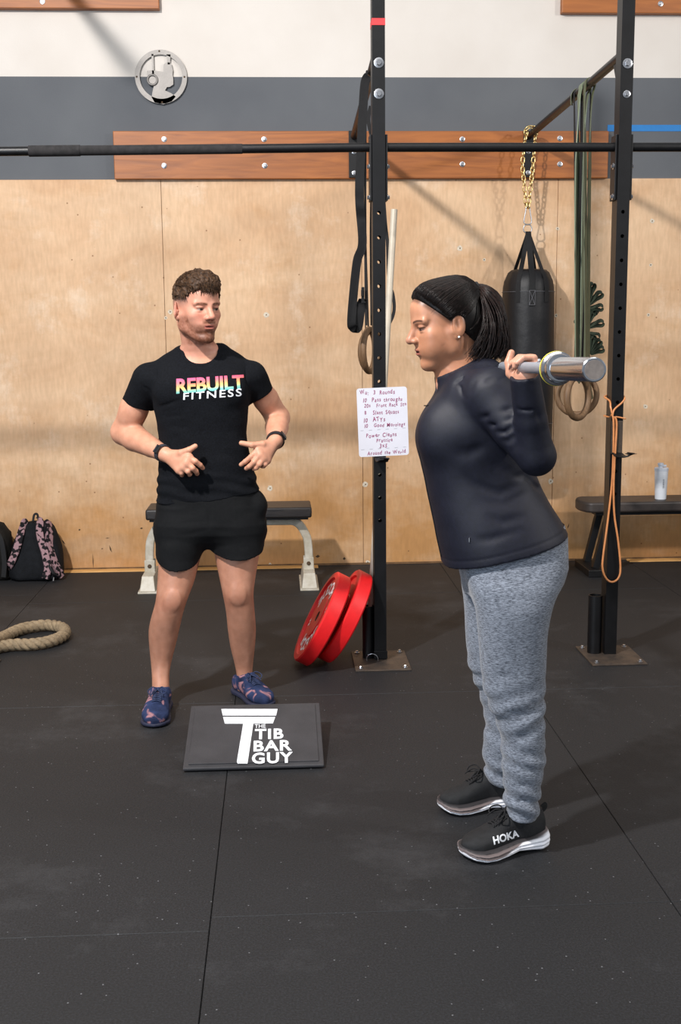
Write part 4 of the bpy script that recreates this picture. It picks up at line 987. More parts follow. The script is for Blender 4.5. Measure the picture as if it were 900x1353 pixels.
def colmat(name, rough=.6):
    m = bpy.data.materials.new(name); nt, N, L, B = nodes_of(m); at = N.new('ShaderNodeAttribute'); at.attribute_name = 'Col'; L.new(at.outputs['Color'], B.inputs['Base Color']); B.inputs['Roughness'].default_value = rough; return m

class Head:
    """skull frame: x to the subject's left, -y out of the face, z up"""
    def __init__(s, c, R, sc): s.c = A3(c); s.R = R; s.s = sc
    def w(s, x, y, z): return s.c+s.s*(s.R@np.array([x, y, z], F32))
    def loc(s, V): return ((np.asarray(V)-s.c)@s.R)/s.s
    def E(s, c, r, rot=None): return ell(s.w(*c), [q*s.s for q in r], s.R if rot is None else s.R@rot)
    def C(s, a, b, ra, rb=None): return cone(s.w(*a), s.w(*b), ra*s.s, (ra if rb is None else rb)*s.s)
    def build(s, f, male=True):
        w = 1.0 if male else .94
        f.add(s.E((0, .012, .035), (.076*w, .093, .084)), .01)
        f.add(s.E((0, .03, .0), (.066*w, .07, .07)), .02)
        f.add(s.E((0, -.030, -.02), (.062*w, .062, .078)), .02)
        jw = .048 if male else .045
        for q in (-1, 1):
            f.add(s.C((q*jw, .005, -.058), (q*.018, -.058, -.098 if male else -.094), .021, .019), .02)
            f.add(s.C((q*.062*w, .0, -.02), (q*jw, .0, -.062), .014, .016), .02)
            f.add(s.E((q*(.040 if male else .038), -.054, -.017), (.022, .020, .018)), .022)
            f.add(s.C((q*.046, -.070, .024), (q*.014, -.083, .021), .009, .010), .012)
            f.add(s.E((q*.026, -.058, -.050), (.018, .024, .020)), .02)      # cheek beside the mouth
        f.add(s.E((0, -.058, .052), (.050*w, .034, .042)), .02)            # forehead
        f.add(s.E((0, -.076 if male else -.072, -.100 if male else -.097), (.022 if male else .018, .017, .018)), .016)                 # chin
        f.add(s.E((0, -.067 if male else -.069, -.058), (.030, .024, .026)), .016)               # muzzle
        for q in (-1, 1):
            f.sub(s.E((q*.032, -.101, .006), (.019, .022, .012)), .014)
            f.add(s.E((q*.031, -.0700, .005), (.0145, .0135, .0125)), .002)
            f.add(s.E((q*.031, -.0715, .0105), (.0165, .0145, .0062)), .003)    # upper lid
            f.add(s.E((q*.031, -.0700, -.0030), (.0160, .0140, .0045)), .003)    # lower lid
        # nose
        f.add(s.C((0, -.083, .020), (0, -.106, -.020), .0085, .0115), .010)
        f.add(s.E((0, -.108, -.023), (.0115, .0115, .0100)), .006)
        for q in (-1, 1):
            f.add(s.E((q*.0125, -.096, -.027), (.0085, .0110, .0080)), .005)
            f.sub(s.E((q*.0065, -.101, -.0345), (.0036, .0050, .0040)), .002)
        f.add(s.E((0, -.090, -.034), (.006, .008, .012)), .006)
        # lips
        f.add(s.E((0, -.0860 if male else -.0880, -.0525), (.0215, .0095, .0050)), .005)
        f.add(s.E((0, -.0850 if male else -.0868, -.0640), (.0185, .0100, .0062)), .005)
        f.sub(s.E((0, -.0970, -.0583), (.0170, .0130, .0034 if male else .0026)), .0025)
        f.sub(s.E((0, -.0960, -.0765), (.016, .008, .0055)), .008)
        # ears
        for q in (-1, 1):
            ro = rotm(-8, q*-6, 0)@rotm(0, 0, q*(34 if male else 4))
            y0 = .010 if male else .014; x0 = .080*w if male else .078*w; z0 = -.004
            f.add(s.E((q*x0, y0+.004, z0+.002), (.0068, .0195, .0325), ro), .005)
            f.sub(s.E((q*(x0+.0085), y0+.000, z0+.006), (.0065, .0110, .0195), ro), .003)
            f.add(s.C((q*(x0+.002), y0+.006, z0+.014), (q*(x0+.003), y0+.008, z0-.010), .0028), .003)
            f.add(s.C((q*(x0+.000), y0-.011, z0+.0), (q*(x0+.001), y0-.008, z0-.010), .0040), .003)
            f.add(s.E((q*(x0-.002), y0-.004, z0-.027), (.0058, .0080, .0095)), .004)

def strands(name, m, parent, paths, r0=.0012, r1=.0003, n=3):
    """many tapering hair strands in one mesh"""
    V = []; Fc = []; base = 0
    for pts in paths:
        pts = np.array(pts, float); N_ = len(pts); T = np.gradient(pts, axis=0); T /= np.linalg.norm(T, axis=1)[:, None]+1e-9
        up = np.array([.3, .9, .31]); U = np.cross(T, up); U /= np.linalg.norm(U, axis=1)[:, None]+1e-9; Wv = np.cross(T, U)
        for i in range(N_):
            rr = (r0+(r1-r0)*(i/(N_-1))**1.5)*min(1, .25+i*.4)
            for k in range(n): a = 2*PI*k/n; V.append(pts[i]+(U[i]*math.cos(a)+Wv[i]*math.sin(a))*rr)
        for i in range(N_-1):
            for k in range(n): Fc.append((base+i*n+k, base+i*n+(k+1) % n, base+(i+1)*n+(k+1) % n, base+(i+1)*n+k))
        base += N_*n
    me = bpy.data.meshes.new(name); me.from_pydata([tuple(v) for v in V], [], Fc); me.update()
    o = finish(name, me, m, parent, smooth=180); o['kind'] = 'stuff'; return o
def hair_mat(name, c1, c2, rough=.38):
    m = mat(name, c1, rough, col2=c2, var=.2, vscale=90, spec=.25); return m

def decal(body, quad, bvh, m, parent, bold=0, name='lettering', colfn=None, grid=.06, lift=.0012, shear=0, space=1.0):
    """lettering laid on a cloth or shoe surface; quad = tl, tr, br, bl as pixels"""
    vs, fs = text_mesh(body, 1.0, bold, space, grid=grid, shear=shear)
    x0, x1 = min(p.x for p in vs), max(p.x for p in vs); y0, y1 = min(p.y for p in vs), max(p.y for p in vs); out = []; ok = []
    for p in vs:
        u, v = (p.x-x0)/(x1-x0), (p.y-y0)/(y1-y0)
        q = [quad[3][i]*(1-u)*(1-v)+quad[2][i]*u*(1-v)+quad[0][i]*(1-u)*v+quad[1][i]*u*v for i in (0, 1)]
        d = ray(*q).normalized(); hit, nn, _, _ = bvh.ray_cast(Vector((0, 0, CAMZ)), d)
        ok.append(hit is not None); out.append((hit-d*lift) if hit else Vector((0, 0, 0)))
    fs = [f for f in fs if all(ok[i] for i in f)]
    me = bpy.data.meshes.new(name); me.from_pydata([tuple(v) for v in out], [], fs); me.update()
    bm = bmesh.new(); bm.from_mesh(me); bmesh.ops.delete(bm, geom=[v for v in bm.verts if not v.link_faces], context='VERTS'); bm.to_mesh(me); bm.free()
    if colfn:
        inv = [k for k in range(len(vs)) if True]
        at = me.color_attributes.new('Col', 'FLOAT_COLOR', 'POINT'); zz_ = np.array([v.co.z for v in me.vertices]); xx_ = np.array([v.co.x for v in me.vertices])
        c = np.ones((len(zz_), 4), F32); c[:, :3] = colfn(xx_, zz_); at.data.foreach_set('color', c.ravel())
    return finish(name, me, m, parent, smooth=180)

def shoe(parent, heel, toe, width, style, name, mu, ms, label=None, res=.0024):
    heel, toe = Vector(heel), Vector(toe); d = (toe-heel); L = d.length; d.normalize(); U = A3(d); Vv = np.array([-d.y, d.x, 0], F32); Wv = np.array([0, 0, 1], F32)
    o = A3((heel.x, heel.y, 0)); W_ = width
    u = np.array([0, .01, .04, .12, .25, .4, .55, .7, .82, .92, .975, 1.0])*L
    hv = np.array([.02, .26, .37, .41, .38, .38, .44, .50, .49, .38, .22, .04])*W_
    cvv = np.array([0, 0, 0, 0, .0, .0, 0, .0, .0, .0, .0, 0])
    cs = []
    if style == 'run':
        bot = np.array([.020, .012, .005, .0, .004, .009, .002, .0, .002, .007, .013, .018]); sole = np.array([.060, .061, .060, .055, .048, .044, .040, .036, .034, .036, .038, .040])
        top = np.array([.098, .108, .112, .112, .112, .112, .098, .078, .068, .060, .052, .045])
        wide = .0125
    else:
        bot = np.array([.006, .003, .001, 0, 0, 0, 0, 0, .001, .004, .006, .008]); sole = np.array([.026, .026, .025, .024, .022, .021, .02, .02, .02, .02, .019, .018])
        top = np.array([.072, .082, .086, .086, .088, .092, .082, .066, .058, .050, .040, .03]); wide = .003
    lo = np.minimum(A3(heel), A3(toe))-.09; hi = np.maximum(A3(heel), A3(toe))+.09
    xs, ys = np.arange(lo[0], hi[0], res, dtype=F32), np.arange(lo[1], hi[1], res, dtype=F32); zs = np.arange(-.008, .17, res, dtype=F32)
    up = SDF(xs, ys, zs)
    up.add(loft(o, U, Vv, Wv, u, cvv, (top+.012)/2*np.ones(12), hv*.96, (top-.012)/2, 2.5, 4), 0)
    ank = o+U*(.25*L if style == 'run' else .2*L)
    up.add(cone(ank+np.array([0,0,.07]), ank+U*.02+np.array([0,0,.075 if style != 'run' else .10]), .040 if style != 'run' else .042, .040), .02)
    zt = .092 if style != 'run' else .128
    up.cut((-.30*U[0], -.30*U[1], 1), ank+np.array([0,0,zt]))
    up.sub(cone(ank+np.array([0,0,.06])-U*.004, ank+U*.03+np.array([0,0,.2]), .031 if style != 'run' else .034, .036), .003)
    up.cut((0,0,-1), (0,0,.01))
    # lace throat
    t0 = ank+U*.055+np.array([0,0,top[5]+.004]); t1 = o+U*L*.66+np.array([0,0,top[7]+.008])
    up.crease([t0, t1], .011, .003)
    if style == 'run': up.crease([o+U*.012-Vv*.03+np.array([0,0,.09]), o+U*.0+np.array([0,0,.10]), o+U*.012+Vv*.03+np.array([0,0,.09])], .008, .002)
    if style != 'run': up.cut((0,0,-1), (0,0,.016))
    so = SDF(xs, ys, zs[:int(.08/res)])
    so.add(loft(o, U, Vv, Wv, u+(u-L*.5)*.03, cvv, (bot+sole)/2, hv+wide*np.array([.4,.9,1,1,.8,.7,.8,.9,.9,.8,.6,.3]), (sole-bot)/2, 4.0 if style == 'run' else 5, 4), 0)
    if style == 'run':
        def groove(x, y, z):
            uu = (x-o[0])*U[0]+(y-o[1])*U[1]; bb = np.interp(uu, u, bot); sl_ = np.interp(uu, u, sole); t = (z-bb)/(sl_-bb)
            return .0030*np.exp(-((t-.32)/.05)**2)+.0030*np.exp(-((t-.55)/.05)**2)+.0022*np.exp(-((t-.8)/.05)**2)-.004*np.sin(np.clip(t, 0, 1)*PI)
        so.disp(groove, .012)
    root, bvh = None, None
    t = parent
    uo, bvh = sdf_obj(up, name, mu, t, it=2)
    uo_org = ORG[uo.name]
    def cols(V):
        uu = (V[:, 0]-o[0])*U[0]+(V[:, 1]-o[1])*U[1]; bb = np.interp(uu, u, bot); sl_ = np.interp(uu, u, sole); tt = (V[:, 2]-bb)/(sl_-bb)
        wh = np.array(srgb('e9e9ee')); gr = np.array(srgb('6a5f5e')); bk = np.array(srgb('2c292b')); a = uu/L
        lim = np.interp(a, [0, .35, .5, .62, 1], [.93, .82, .56, .42, .36])
        k = ss(tt, lim-.06, lim+.02)[:, None]; k2 = ss(tt, .74, .84)[:, None]*ss(a, .0, .2)[:, None]
        return (wh*(1-k)+gr*k)*(1-k2)+bk*k2
    if style == 'run': so_o, _ = sdf_obj(so, 'sole', ms, uo, cols, it=2)
    else: so_o, _ = sdf_obj(so, 'sole', ms, uo, it=2)
    # laces
    M_l = MATS['lace_'+style] if 'lace_'+style in MATS else mat('lace_'+style, '131316' if style == 'run' else '24304f', .8)
    lac = MB(); nl = 6
    tv, uv_ = Vector(Vv.tolist()), Vector(U.tolist())
    def surf(a, b):   # point over the throat
        pt = Vector(t0.tolist()).lerp(Vector(t1.tolist()), a)+tv*b; h, nn, _, _ = bvh.ray_cast(pt+Vector((0,0,.06)), Vector((0,0,-1)))
        return (h if h else pt)+Vector((0,0,.0022))
    for k in range(nl):
        a0 = .08+k/nl*.9; a1 = a0+.10
        for q in (-1, 1): lac.tube(smoothpath([surf(a0, q*.018), surf((a0+a1)/2, 0)+Vector((0,0,.003)), surf(a1, -q*.018)], 4), .0021, 6)
    tp = surf(.10, 0)+Vector((0,0,.006))
    for q in (-1, 1):
        lac.tube(smoothpath([tp, tp+tv*q*.018+uv_*.010+Vector((0,0,.014)), tp+tv*q*.036+uv_*.026+Vector((0,0,.004)), tp+tv*q*.026+uv_*.036-Vector((0,0,.008)), tp+tv*q*.006+uv_*.012, tp], 5), .0021, 6)
        lac.tube(smoothpath([tp, tp+tv*q*.014+uv_*.022+Vector((0,0,.004)), tp+tv*q*.024+uv_*.045-Vector((0,0,.014))], 5), .0019, 6)
    lac.tube([tp-tv*.006, tp+tv*.006], .0045, 8)
    lo_ = lac.build('laces', M_l, uo, smooth=60)
    return uo, bvh, (o, U, Vv, L)
# ------------------------------------------------------------------ the man
M_skin = skin_mat('skin_tone')
MY = 4.66
man = thing('person', (-.37, MY, 0), 'man in black printed t-shirt, black shorts and blue shoes with hands at his waist', 'person')
hm = Head(P(260.5, 409, 4.60), rotm(3, 0, 33), 1.065)
def Pm(px, py, Y): return A3(P(px, py, Y))
xs = axis((-.78, .12, .0029)); ys = axis((4.28, 4.40, .006), (4.40, 4.95, .0029)); zs = axis((-.01, .93, .0048), (.93, 1.20, .0027), (1.20, 1.42, .0048), (1.42, 1.80, .0024))
f = SDF(xs, ys, zs)
torso_rows = [(672,209,344,MY,.112),(640,210,338,MY,.112),(600,213,328,MY,.108),(572,212,323,MY,.108),(545,207,326,MY,.116),(522,203,329,MY,.122),(502,202,330,MY,.118),(486,209,324,MY+.01,.102),(474,224,309,MY+.015,.082),(464,240,293,MY+.015,.066)]
def man_torso(f, g, k=.02):
    f.add(vloft(torso_rows, 2.5, g), k)
    for q, pts, r in ((0, [(243,472),(200,504)], (.044,.053)), (1, [(290,470),(328,499)], (.044,.052))):
        f.add(cone(Pm(*pts[0], MY+.02), Pm(*pts[1], MY+.02), r[0]+g, r[1]+g), .03)
    for x in (234, 296): f.add(ell(Pm(x, 517, MY-.075), (.075+g, .042+g, .058+g)), .03)      # chest
man_torso(f, -.007)
# neck
f.add(cone(Pm(266, 478, MY+.02), hm.w(0, .022, -.055), .066, .060), .03)
f.add(cone(Pm(250, 470, MY+.0), hm.w(.04, .03, -.05), .03, .022), .02); f.add(cone(Pm(283, 470, MY+.0), hm.w(-.04, .03, -.05), .03, .022), .02)
hm.build(f, True)
# arms
L_sh, L_el, L_wr = Pm(193, 505, 4.69), Pm(163.5, 571, 4.78), Pm(217.5, 600, 4.55)
R_sh, R_el, R_wr = Pm(335, 502, 4.69), Pm(367, 552, 4.80), Pm(364, 583, 4.60)
def mix(a, b, t): return a+(b-a)*t
f.chain([L_sh, mix(L_sh, L_el, .5), L_el], [.048, .056, .049], .02)
f.add(ell(mix(L_sh, L_el, .62)+np.array([.004, -.02, 0], F32), (.045, .045, .055)), .03)
f.chain([L_el, mix(L_el, L_wr, .28), mix(L_el, L_wr, .7), L_wr], [.050, .054, .040, .030], .02)
f.chain([R_sh, mix(R_sh, R_el, .5), R_el], [.046, .052, .046], .02)
f.chain([R_el, mix(R_el, R_wr, .4), R_wr], [.047, .047, .031], .02)
def hand(f, wr, kn, fingers, thumb, r=.0106, palm=.0160, kp=.012):
    wr = A3(wr); kn = [A3(k) for k in kn]
    for i, k in enumerate(kn): f.add(cone(wr+(k-wr)*.12, k, .0185, palm), kp)
    for i in range(len(kn)-1): f.add(cone(kn[i], kn[i+1], palm*.95), .008)
    for i, fg in enumerate(fingers):
        pts = [kn[i]]+[A3(q) for q in fg]; rr = r*(1, 1.02, .97, .86)[i]
        rs = [rr*1.12]+[rr*(1.02-.10*j) for j in range(len(fg))]
        for j in range(len(pts)-1): f.add(cone(pts[j], pts[j+1], rs[j], rs[j+1]), .0035 if j else .006)
    th = [A3(q) for q in thumb]
    for j in range(len(th)-1): f.add(cone(th[j], th[j+1], (.0185, .0135, .0118, .0100)[j], (.0135, .0118, .0100, .0095)[j]), .010 if j == 0 else .004)
fy = 4.505
hand(f, L_wr, [Pm(249.5, 604, 4.488), Pm(247, 611.5, 4.483), Pm(243, 617, 4.487), Pm(237, 621, 4.497)],
     [[Pm(258, 609.5, 4.475), Pm(264.5, 614.5, 4.488), Pm(268, 618.5, 4.512)], [Pm(254.5, 618.5, 4.472), Pm(259, 622.5, 4.487), Pm(260.5, 626, 4.512)],
      [Pm(248.5, 623, 4.477), Pm(251, 626, 4.492), Pm(250.5, 627.5, 4.515)], [Pm(240, 625, 4.488), Pm(240.5, 627.5, 4.503), Pm(240, 628, 4.52)]],
     [Pm(226, 601, 4.535), Pm(239, 598.5, 4.50), Pm(250, 594.5, 4.49), Pm(258, 589.5, 4.495)])
hand(f, R_wr, [Pm(341, 594.5, 4.535), Pm(343.5, 601.5, 4.525), Pm(347.5, 606, 4.525), Pm(352.5, 608.5, 4.535)],
     [[Pm(332, 603.5, 4.52), Pm(324, 610, 4.525), Pm(318.5, 614, 4.535)], [Pm(336, 610.5, 4.51), Pm(329.5, 616.5, 4.515), Pm(325.5, 619, 4.53)],
      [Pm(343, 613.5, 4.508), Pm(339, 618, 4.515), Pm(335.5, 619.5, 4.53)], [Pm(350.5, 613.5, 4.52), Pm(348.5, 616, 4.53), Pm(346, 616.5, 4.54)]],
     [Pm(358, 587, 4.59), Pm(347, 587, 4.545), Pm(333, 588, 4.525), Pm(319, 585.5, 4.525)])
# legs
legL = [(680,214,278,4.66,.085),(712,211,271,4.66,.088),(745,209.5,263,4.65,.083),(770,208,256.5,4.63,.074),(795,206,246.5,4.605,.062),(812,200.5,241.5,4.61,.062),(832,196,237,4.63,.066),(850,197,233,4.635,.060),(876,199.5,226,4.63,.043),(893,201,223,4.60,.036),(912,201,224,4.575,.040)]
legR = [(680,278,341,4.67,.085),(708,279,345,4.67,.088),(735,284,342.5,4.665,.083),(760,289.5,338,4.65,.074),(785,294.5,334.5,4.635,.060),(808,299,336.5,4.65,.060),(832,301,338.5,4.675,.064),(855,304.5,337,4.69,.054),(880,311,334,4.70,.040),(895,313.5,333,4.70,.035),(910,313.5,334,4.70,.040)]
f.add(vloft(legL, 2.05), .02); f.add(vloft(legR, 2.05), .02)
for x, y, Y in ((229, 793, 4.555), (314, 786, 4.585)):    # knee caps
    f.add(ell(Pm(x, y, Y), (.026, .010, .030)), .03); f.crease([Pm(x-6, y+16, Y-.02), Pm(x+6, y+16, Y-.02)], .012, .002)
f.crease([Pm(237, 770, 4.56), Pm(243, 790, 4.57)], .014, .003); f.crease([Pm(300, 770, 4.58), Pm(302, 790, 4.58)], .014, .003); f.crease([Pm(215, 776, 4.56), Pm(213, 796, 4.57)], .014, .003)
# feet inside the shoes
sL_h, sL_t = Vector((P(213.5, 905, 4.62).x, 4.61, 0)), Vector((P(203.5, 962, 4.32).x, 4.315, 0))
sR_h, sR_t = Vector((P(316, 900, 4.77).x, 4.755, 0)), Vector((P(354, 930, 4.585).x, 4.525, 0))
for h_, t_ in ((sL_h, sL_t), (sR_h, sR_t)):
    a = A3(h_)+np.array([0,0,.045]); b = A3(t_)+np.array([0,0,.03]); f.chain([mix(a, b, .12), mix(a, b, .5), mix(a, b, .82)], [.030, .030, .022], .02)
def smooth_mask(x, a, b): return ss(x, a, b)
def man_cols(V):
    L_ = hm.loc(V); x, y, z = L_[:, 0], L_[:, 1], L_[:, 2]; hd = np.linalg.norm(L_, axis=1) < .17
    arm = np.array(srgb('c99379')); c = np.tile(arm, (len(V), 1))
    leg = np.array(srgb('b07f68')); k = ss(V[:, 2], .8, .7)[:, None]; c = c*(1-k)+leg*k
    hairy = ss(V[:, 2], .50, .40)*ss(V[:, 2], .10, .16); nn = vnoise(V[:, 0]*60, V[:, 1]*60, V[:, 2]*25); c = c*(1-(hairy*(.16+.10*nn))[:, None])
    knee = (np.exp(-(((V[:, 2]-P(229, 798, 4.57).z)/.03)**2))*.16)[:, None]; c = c*(1-knee*np.array([.5, .9, 1.]))
    face = np.array(srgb('c58e78')); c[hd] = face
    def bl(mask, colr, a=1.0):
        m_ = (np.clip(mask, 0, 1)*a*hd)[:, None]; c[:] = c*(1-m_)+np.array(srgb(colr))*m_
    fr = ss(y, .0, -.03)
    bl(np.exp(-((np.abs(x)-.035)/.018)**2-((z+.022)/.018)**2)*fr, 'c4705f', .35)           # cheeks
    bl(np.exp(-(x/.014)**2-((z+.022)/.014)**2)*fr, 'c77a66', .4)
    nz = vnoise(V[:, 0]*300, V[:, 1]*300, V[:, 2]*300)*.22+vnoise(V[:, 0]*120, V[:, 1]*120, V[:, 2]*120)*.2
    beard = ss(z, -.040, -.062)*ss(y, .018, .0)+ss(np.abs(x), .042, .052)*ss(z, -.015, -.035)*ss(y, .02, .005)*ss(y, -.052, -.04)
    must = np.exp(-((z+.043)/.0065)**2)*ss(np.abs(x), .030, .022)*ss(y, -.07, -.08)
    chin = ss(z, -.066, -.078)*ss(y, -.02, -.04)*ss(np.abs(x), .046, .034)
    bl(np.clip(beard, 0, 1)*(.62+nz)*ss(z, -.135, -.120), '74452f', .95); bl(must*(.9+nz), '70412b', .95); bl(chin*(.85+nz), '633c28', .95)
    lips = ss(np.abs(x), .022, .017)*np.exp(-((z+.058)/.0078)**4)*ss(y, -.082, -.088); bl(lips, 'b56a60', .95)
    bl(ss(np.abs(x), .019, .014)*np.exp(-((z+.058)/.0019)**2)*ss(y, -.076, -.082), '4a211c', .9)
    bl(np.exp(-((np.abs(x)-.0065)/.003)**2-((z+.033)/.003)**2)*ss(y, -.088, -.094), '5c2f28', .8)
    brow = np.exp(-((z-(.0215+.003*np.sin(np.clip((np.abs(x)-.012)/.04, 0, 1)*PI)))/.0042)**4)*ss(np.abs(x), .008, .013)*ss(np.abs(x), .052, .044)*ss(y, -.05, -.062); bl(brow*(.85+nz), '553522', .95)
    bl(np.exp(-((np.abs(x)-.031)/.016)**2-((z-.012)/.008)**2)*ss(y, -.06, -.07), 'a8685a', .4)
    ex = (np.abs(x)-.031)/.0135; slit = ss(np.abs(z-.0035)/(.0038*np.sqrt(np.clip(1-ex**2, 0.01, 1))), 1.15, .85)*(np.abs(ex) < 1)*ss(y, -.066, -.072)
    bl(slit, '96857d', .95); xi = np.where(x > 0, x-.031, x+.031)-.003; bl(slit*ss(np.abs(xi), .0065, .0052), '27231f', 1)
    bl(np.exp(-((z-.0082)/.0016)**2)*(np.abs(ex) < 1.05)*ss(y, -.06, -.068), '4b2f27', .8)
    # clipped sides of the haircut
    fade = ss(z, .004, .045)*ss(y, -.052, -.030)+ss(y, .045, .06)*ss(z, -.07, -.03)
    bl(np.clip(fade, 0, 1)*(.85+nz), '574943', .92)
    bl(ss(np.abs(x), .076, .082)*np.exp(-((z)/.03)**2)*ss(y, -.01, .0), 'cf8877', .55)
    return c
sdf_obj(f, 'body', M_skin, man, man_cols, it=1); del f
# hair volume
hx = axis((hm.c[0]-.13, hm.c[0]+.13, .0024)); hy = axis((hm.c[1]-.15, hm.c[1]+.15, .0024)); hz = axis((hm.c[2]-.02, hm.c[2]+.18, .0024))
h = SDF(hx, hy, hz)
h.add(hm.E((0, .008, .046), (.0825, .098, .0905)), 0); h.add(hm.E((0, -.040, .090), (.064, .054, .043)), .02); h.add(hm.E((.02, -.01, .105), (.055, .06, .036)), .02)
n_ = hm.R@np.array([0, .0, -1.], F32); h.cut(n_, hm.w(0, 0, .052), hx[[0]].tolist()+hy[[0]].tolist()+hz[[0]].tolist(), [hx[-1], hy[-1], hz[-1]])
n_ = hm.R@np.array([0, -.55, -.83], F32); h.cut(n_, hm.w(0, -.075, .072))
h.disp(lambda x, y, z: .0062*vnoise(x*62+z*30, y*62, z*62)+.004*vnoise(x*150, y*150, z*150), .02)
M_hairm = hair_mat('brown_hair', '1c120b', '503722', .6)
sdf_obj(h, 'hair', M_hairm, man, it=1)
rnd = np.random.RandomState(11); paths = []
for i in range(2300):
    th_, ph = rnd.uniform(0, 2*PI), rnd.uniform(0.0, 1.0); el = math.asin(.0+ph*.999)
    d = np.array([math.cos(th_)*math.cos(el), math.sin(th_)*math.cos(el), math.sin(el)]); base = np.array([0, .006, .050])+d*np.array([.078, .095, .086])
    if base[2] < .055 or (base[1] < -.03 and base[2] < .080): continue
    comb = np.array([rnd.normal(-.2, .25), -1.0+rnd.normal(0, .25), .1]); comb -= d*(comb@d)*.85; comb /= np.linalg.norm(comb)
    if base[2] < .085: comb = comb*.5+np.array([0, 0, -.7])
    ln = rnd.uniform(.020, .036); p = base.copy(); pts = []
    for k in range(5):
        pts.append(hm.w(*p)); q = p+comb*ln/4+d*(.0030-.0016*k)+np.array([0, 0, -.0008*k]); p = q
    paths.append(pts)
for i in range(150):   # fringe falling over the forehead
    x0 = rnd.uniform(-.048, .050); p = np.array([x0*.9, -.080-.012*math.cos(x0*25), .098+rnd.uniform(-.006, .006)]); pts = []; ln = rnd.uniform(.020, .044)*(1.15-abs(x0-.012)*9)
    if ln < .012: continue
    for k in range(6): pts.append(hm.w(*p)); p = p+np.array([.0012+rnd.normal(0, .0004)*k, -.0022+.0014*k, -1])*ln/5*np.array([1, 1, 1]) if False else p+np.array([.0008*rnd.uniform(-.5, 2), -.0030+.0012*k, -ln/5])
    paths.append(pts)
strands('hair_strands', M_hairm, man, paths, .0017, .0005)

# t-shirt
M_tee = mat('black_cotton_jersey', '0e0f12', .9, col2='14161b', var=.15, vscale=160, bump=.35, bscale=500, spec=.12)
tx = axis((-.66, .04, .0034)); ty = axis((4.50, 4.82, .0034)); tz = axis((P(270, 676, MY).z-.03, 1.56, .0034))
f = SDF(tx, ty, tz); man_torso(f, .006)
# sleeves
for sh, en, r0, r1, hemn in ((Pm(196, 501, 4.68), Pm(183.5, 534, 4.735), .064, .0690, ((165,527),(205,541))), (Pm(333, 497, 4.68), Pm(343.5, 523, 4.725), .060, .0600, ((329,530),(356,513.5)))):
    s2 = SDF(tx, ty, tz); s2.add(cone(sh, en+(en-sh)*.5, r0, r1), 0)
    a_h, b_h = [Pm(*q, 4.73) for q in hemn]; hd_ = b_h-a_h; s2.cut((hd_[2], .25*hd_[0], -hd_[0]), (a_h+b_h)/2+np.array([0, 0, -.002])); f.D = smin(f.D, s2.D, .018)
    # hem stitch line
# bottom hem
zl, zr = P(209, 664, MY).z, P(340, 646, MY).z; pl, pr = Pm(209, 660, MY), Pm(341, 645, MY)
dxh, dzh = pr[0]-pl[0], pr[2]-pl[2]; f.cut((dzh, 0.04, -dxh), (pl[0], MY-.10, pl[2]-.012))
# neck opening
nk = cone(Pm(265.5, 463, MY-.040), Pm(262, 420, MY+.03), .064, .085); f.sub(nk, .004)
f.disp(lambda x, y, z: .0022*np.exp(-((nk[0](x, y, z)-.014)/.0022)**2), .012)
cr = lambda pts, r, d: f.crease([Pm(*p) for p in pts], r, d)
fyy = 4.545
for pts, r, d in [([(206,548,4.58),(222,551,4.55),(242,548,4.54)], .007, .005), ([(205,558,4.58),(224,564,4.55),(250,566,4.54)], .008, .005), ([(208,538,4.58),(222,534,4.55),(238,528,4.53)], .007, .004),
    ([(213,590,4.58),(228,600,4.55)], .008, .005), ([(326,540,4.58),(312,548,4.55),(298,552,4.54)], .007, .004), ([(323,575,4.58),(310,582,4.55),(290,584,4.54)], .009, .004),
    ([(330,612,4.57),(310,622,4.54),(285,625,4.535),(262,616,4.54)], .008, .006), ([(333,624,4.57),(312,632,4.54),(285,634,4.535),(255,630,4.54)], .008, .006), ([(337,636,4.57),(315,643,4.54),(280,646,4.535)], .007, .005),
    ([(212,632,4.57),(235,640,4.545),(262,641,4.54)], .008, .005), ([(211,646,4.57),(235,652,4.545),(262,652,4.54)], .007, .004), ([(214,610,4.57),(232,622,4.545)], .009, .004),
    ([(203,478,4.64),(208,500,4.60),(206,525,4.60)], .006, .004), ([(325,478,4.64),(325,500,4.60),(326,520,4.60)], .006, .004),
    ([(185,505,4.63),(196,515,4.62),(204,530,4.62)], .007, .004), ([(178,515,4.65),(188,527,4.65)], .006, .003), ([(345,505,4.65),(335,515,4.65),(330,525,4.65)], .006, .003)]: cr(pts, r, d)
f.disp(lambda x, y, z: .0016*vnoise(x*22, y*22, z*34)+.0022*np.sin(z*130+x*18+2*vnoise(x*9, y*9, z*9))*ss(z, P(270, 610, MY).z, P(270, 640, MY).z), .02)
tee, bvh_tee = sdf_obj(f, 't_shirt', M_tee, man, it=2); del f
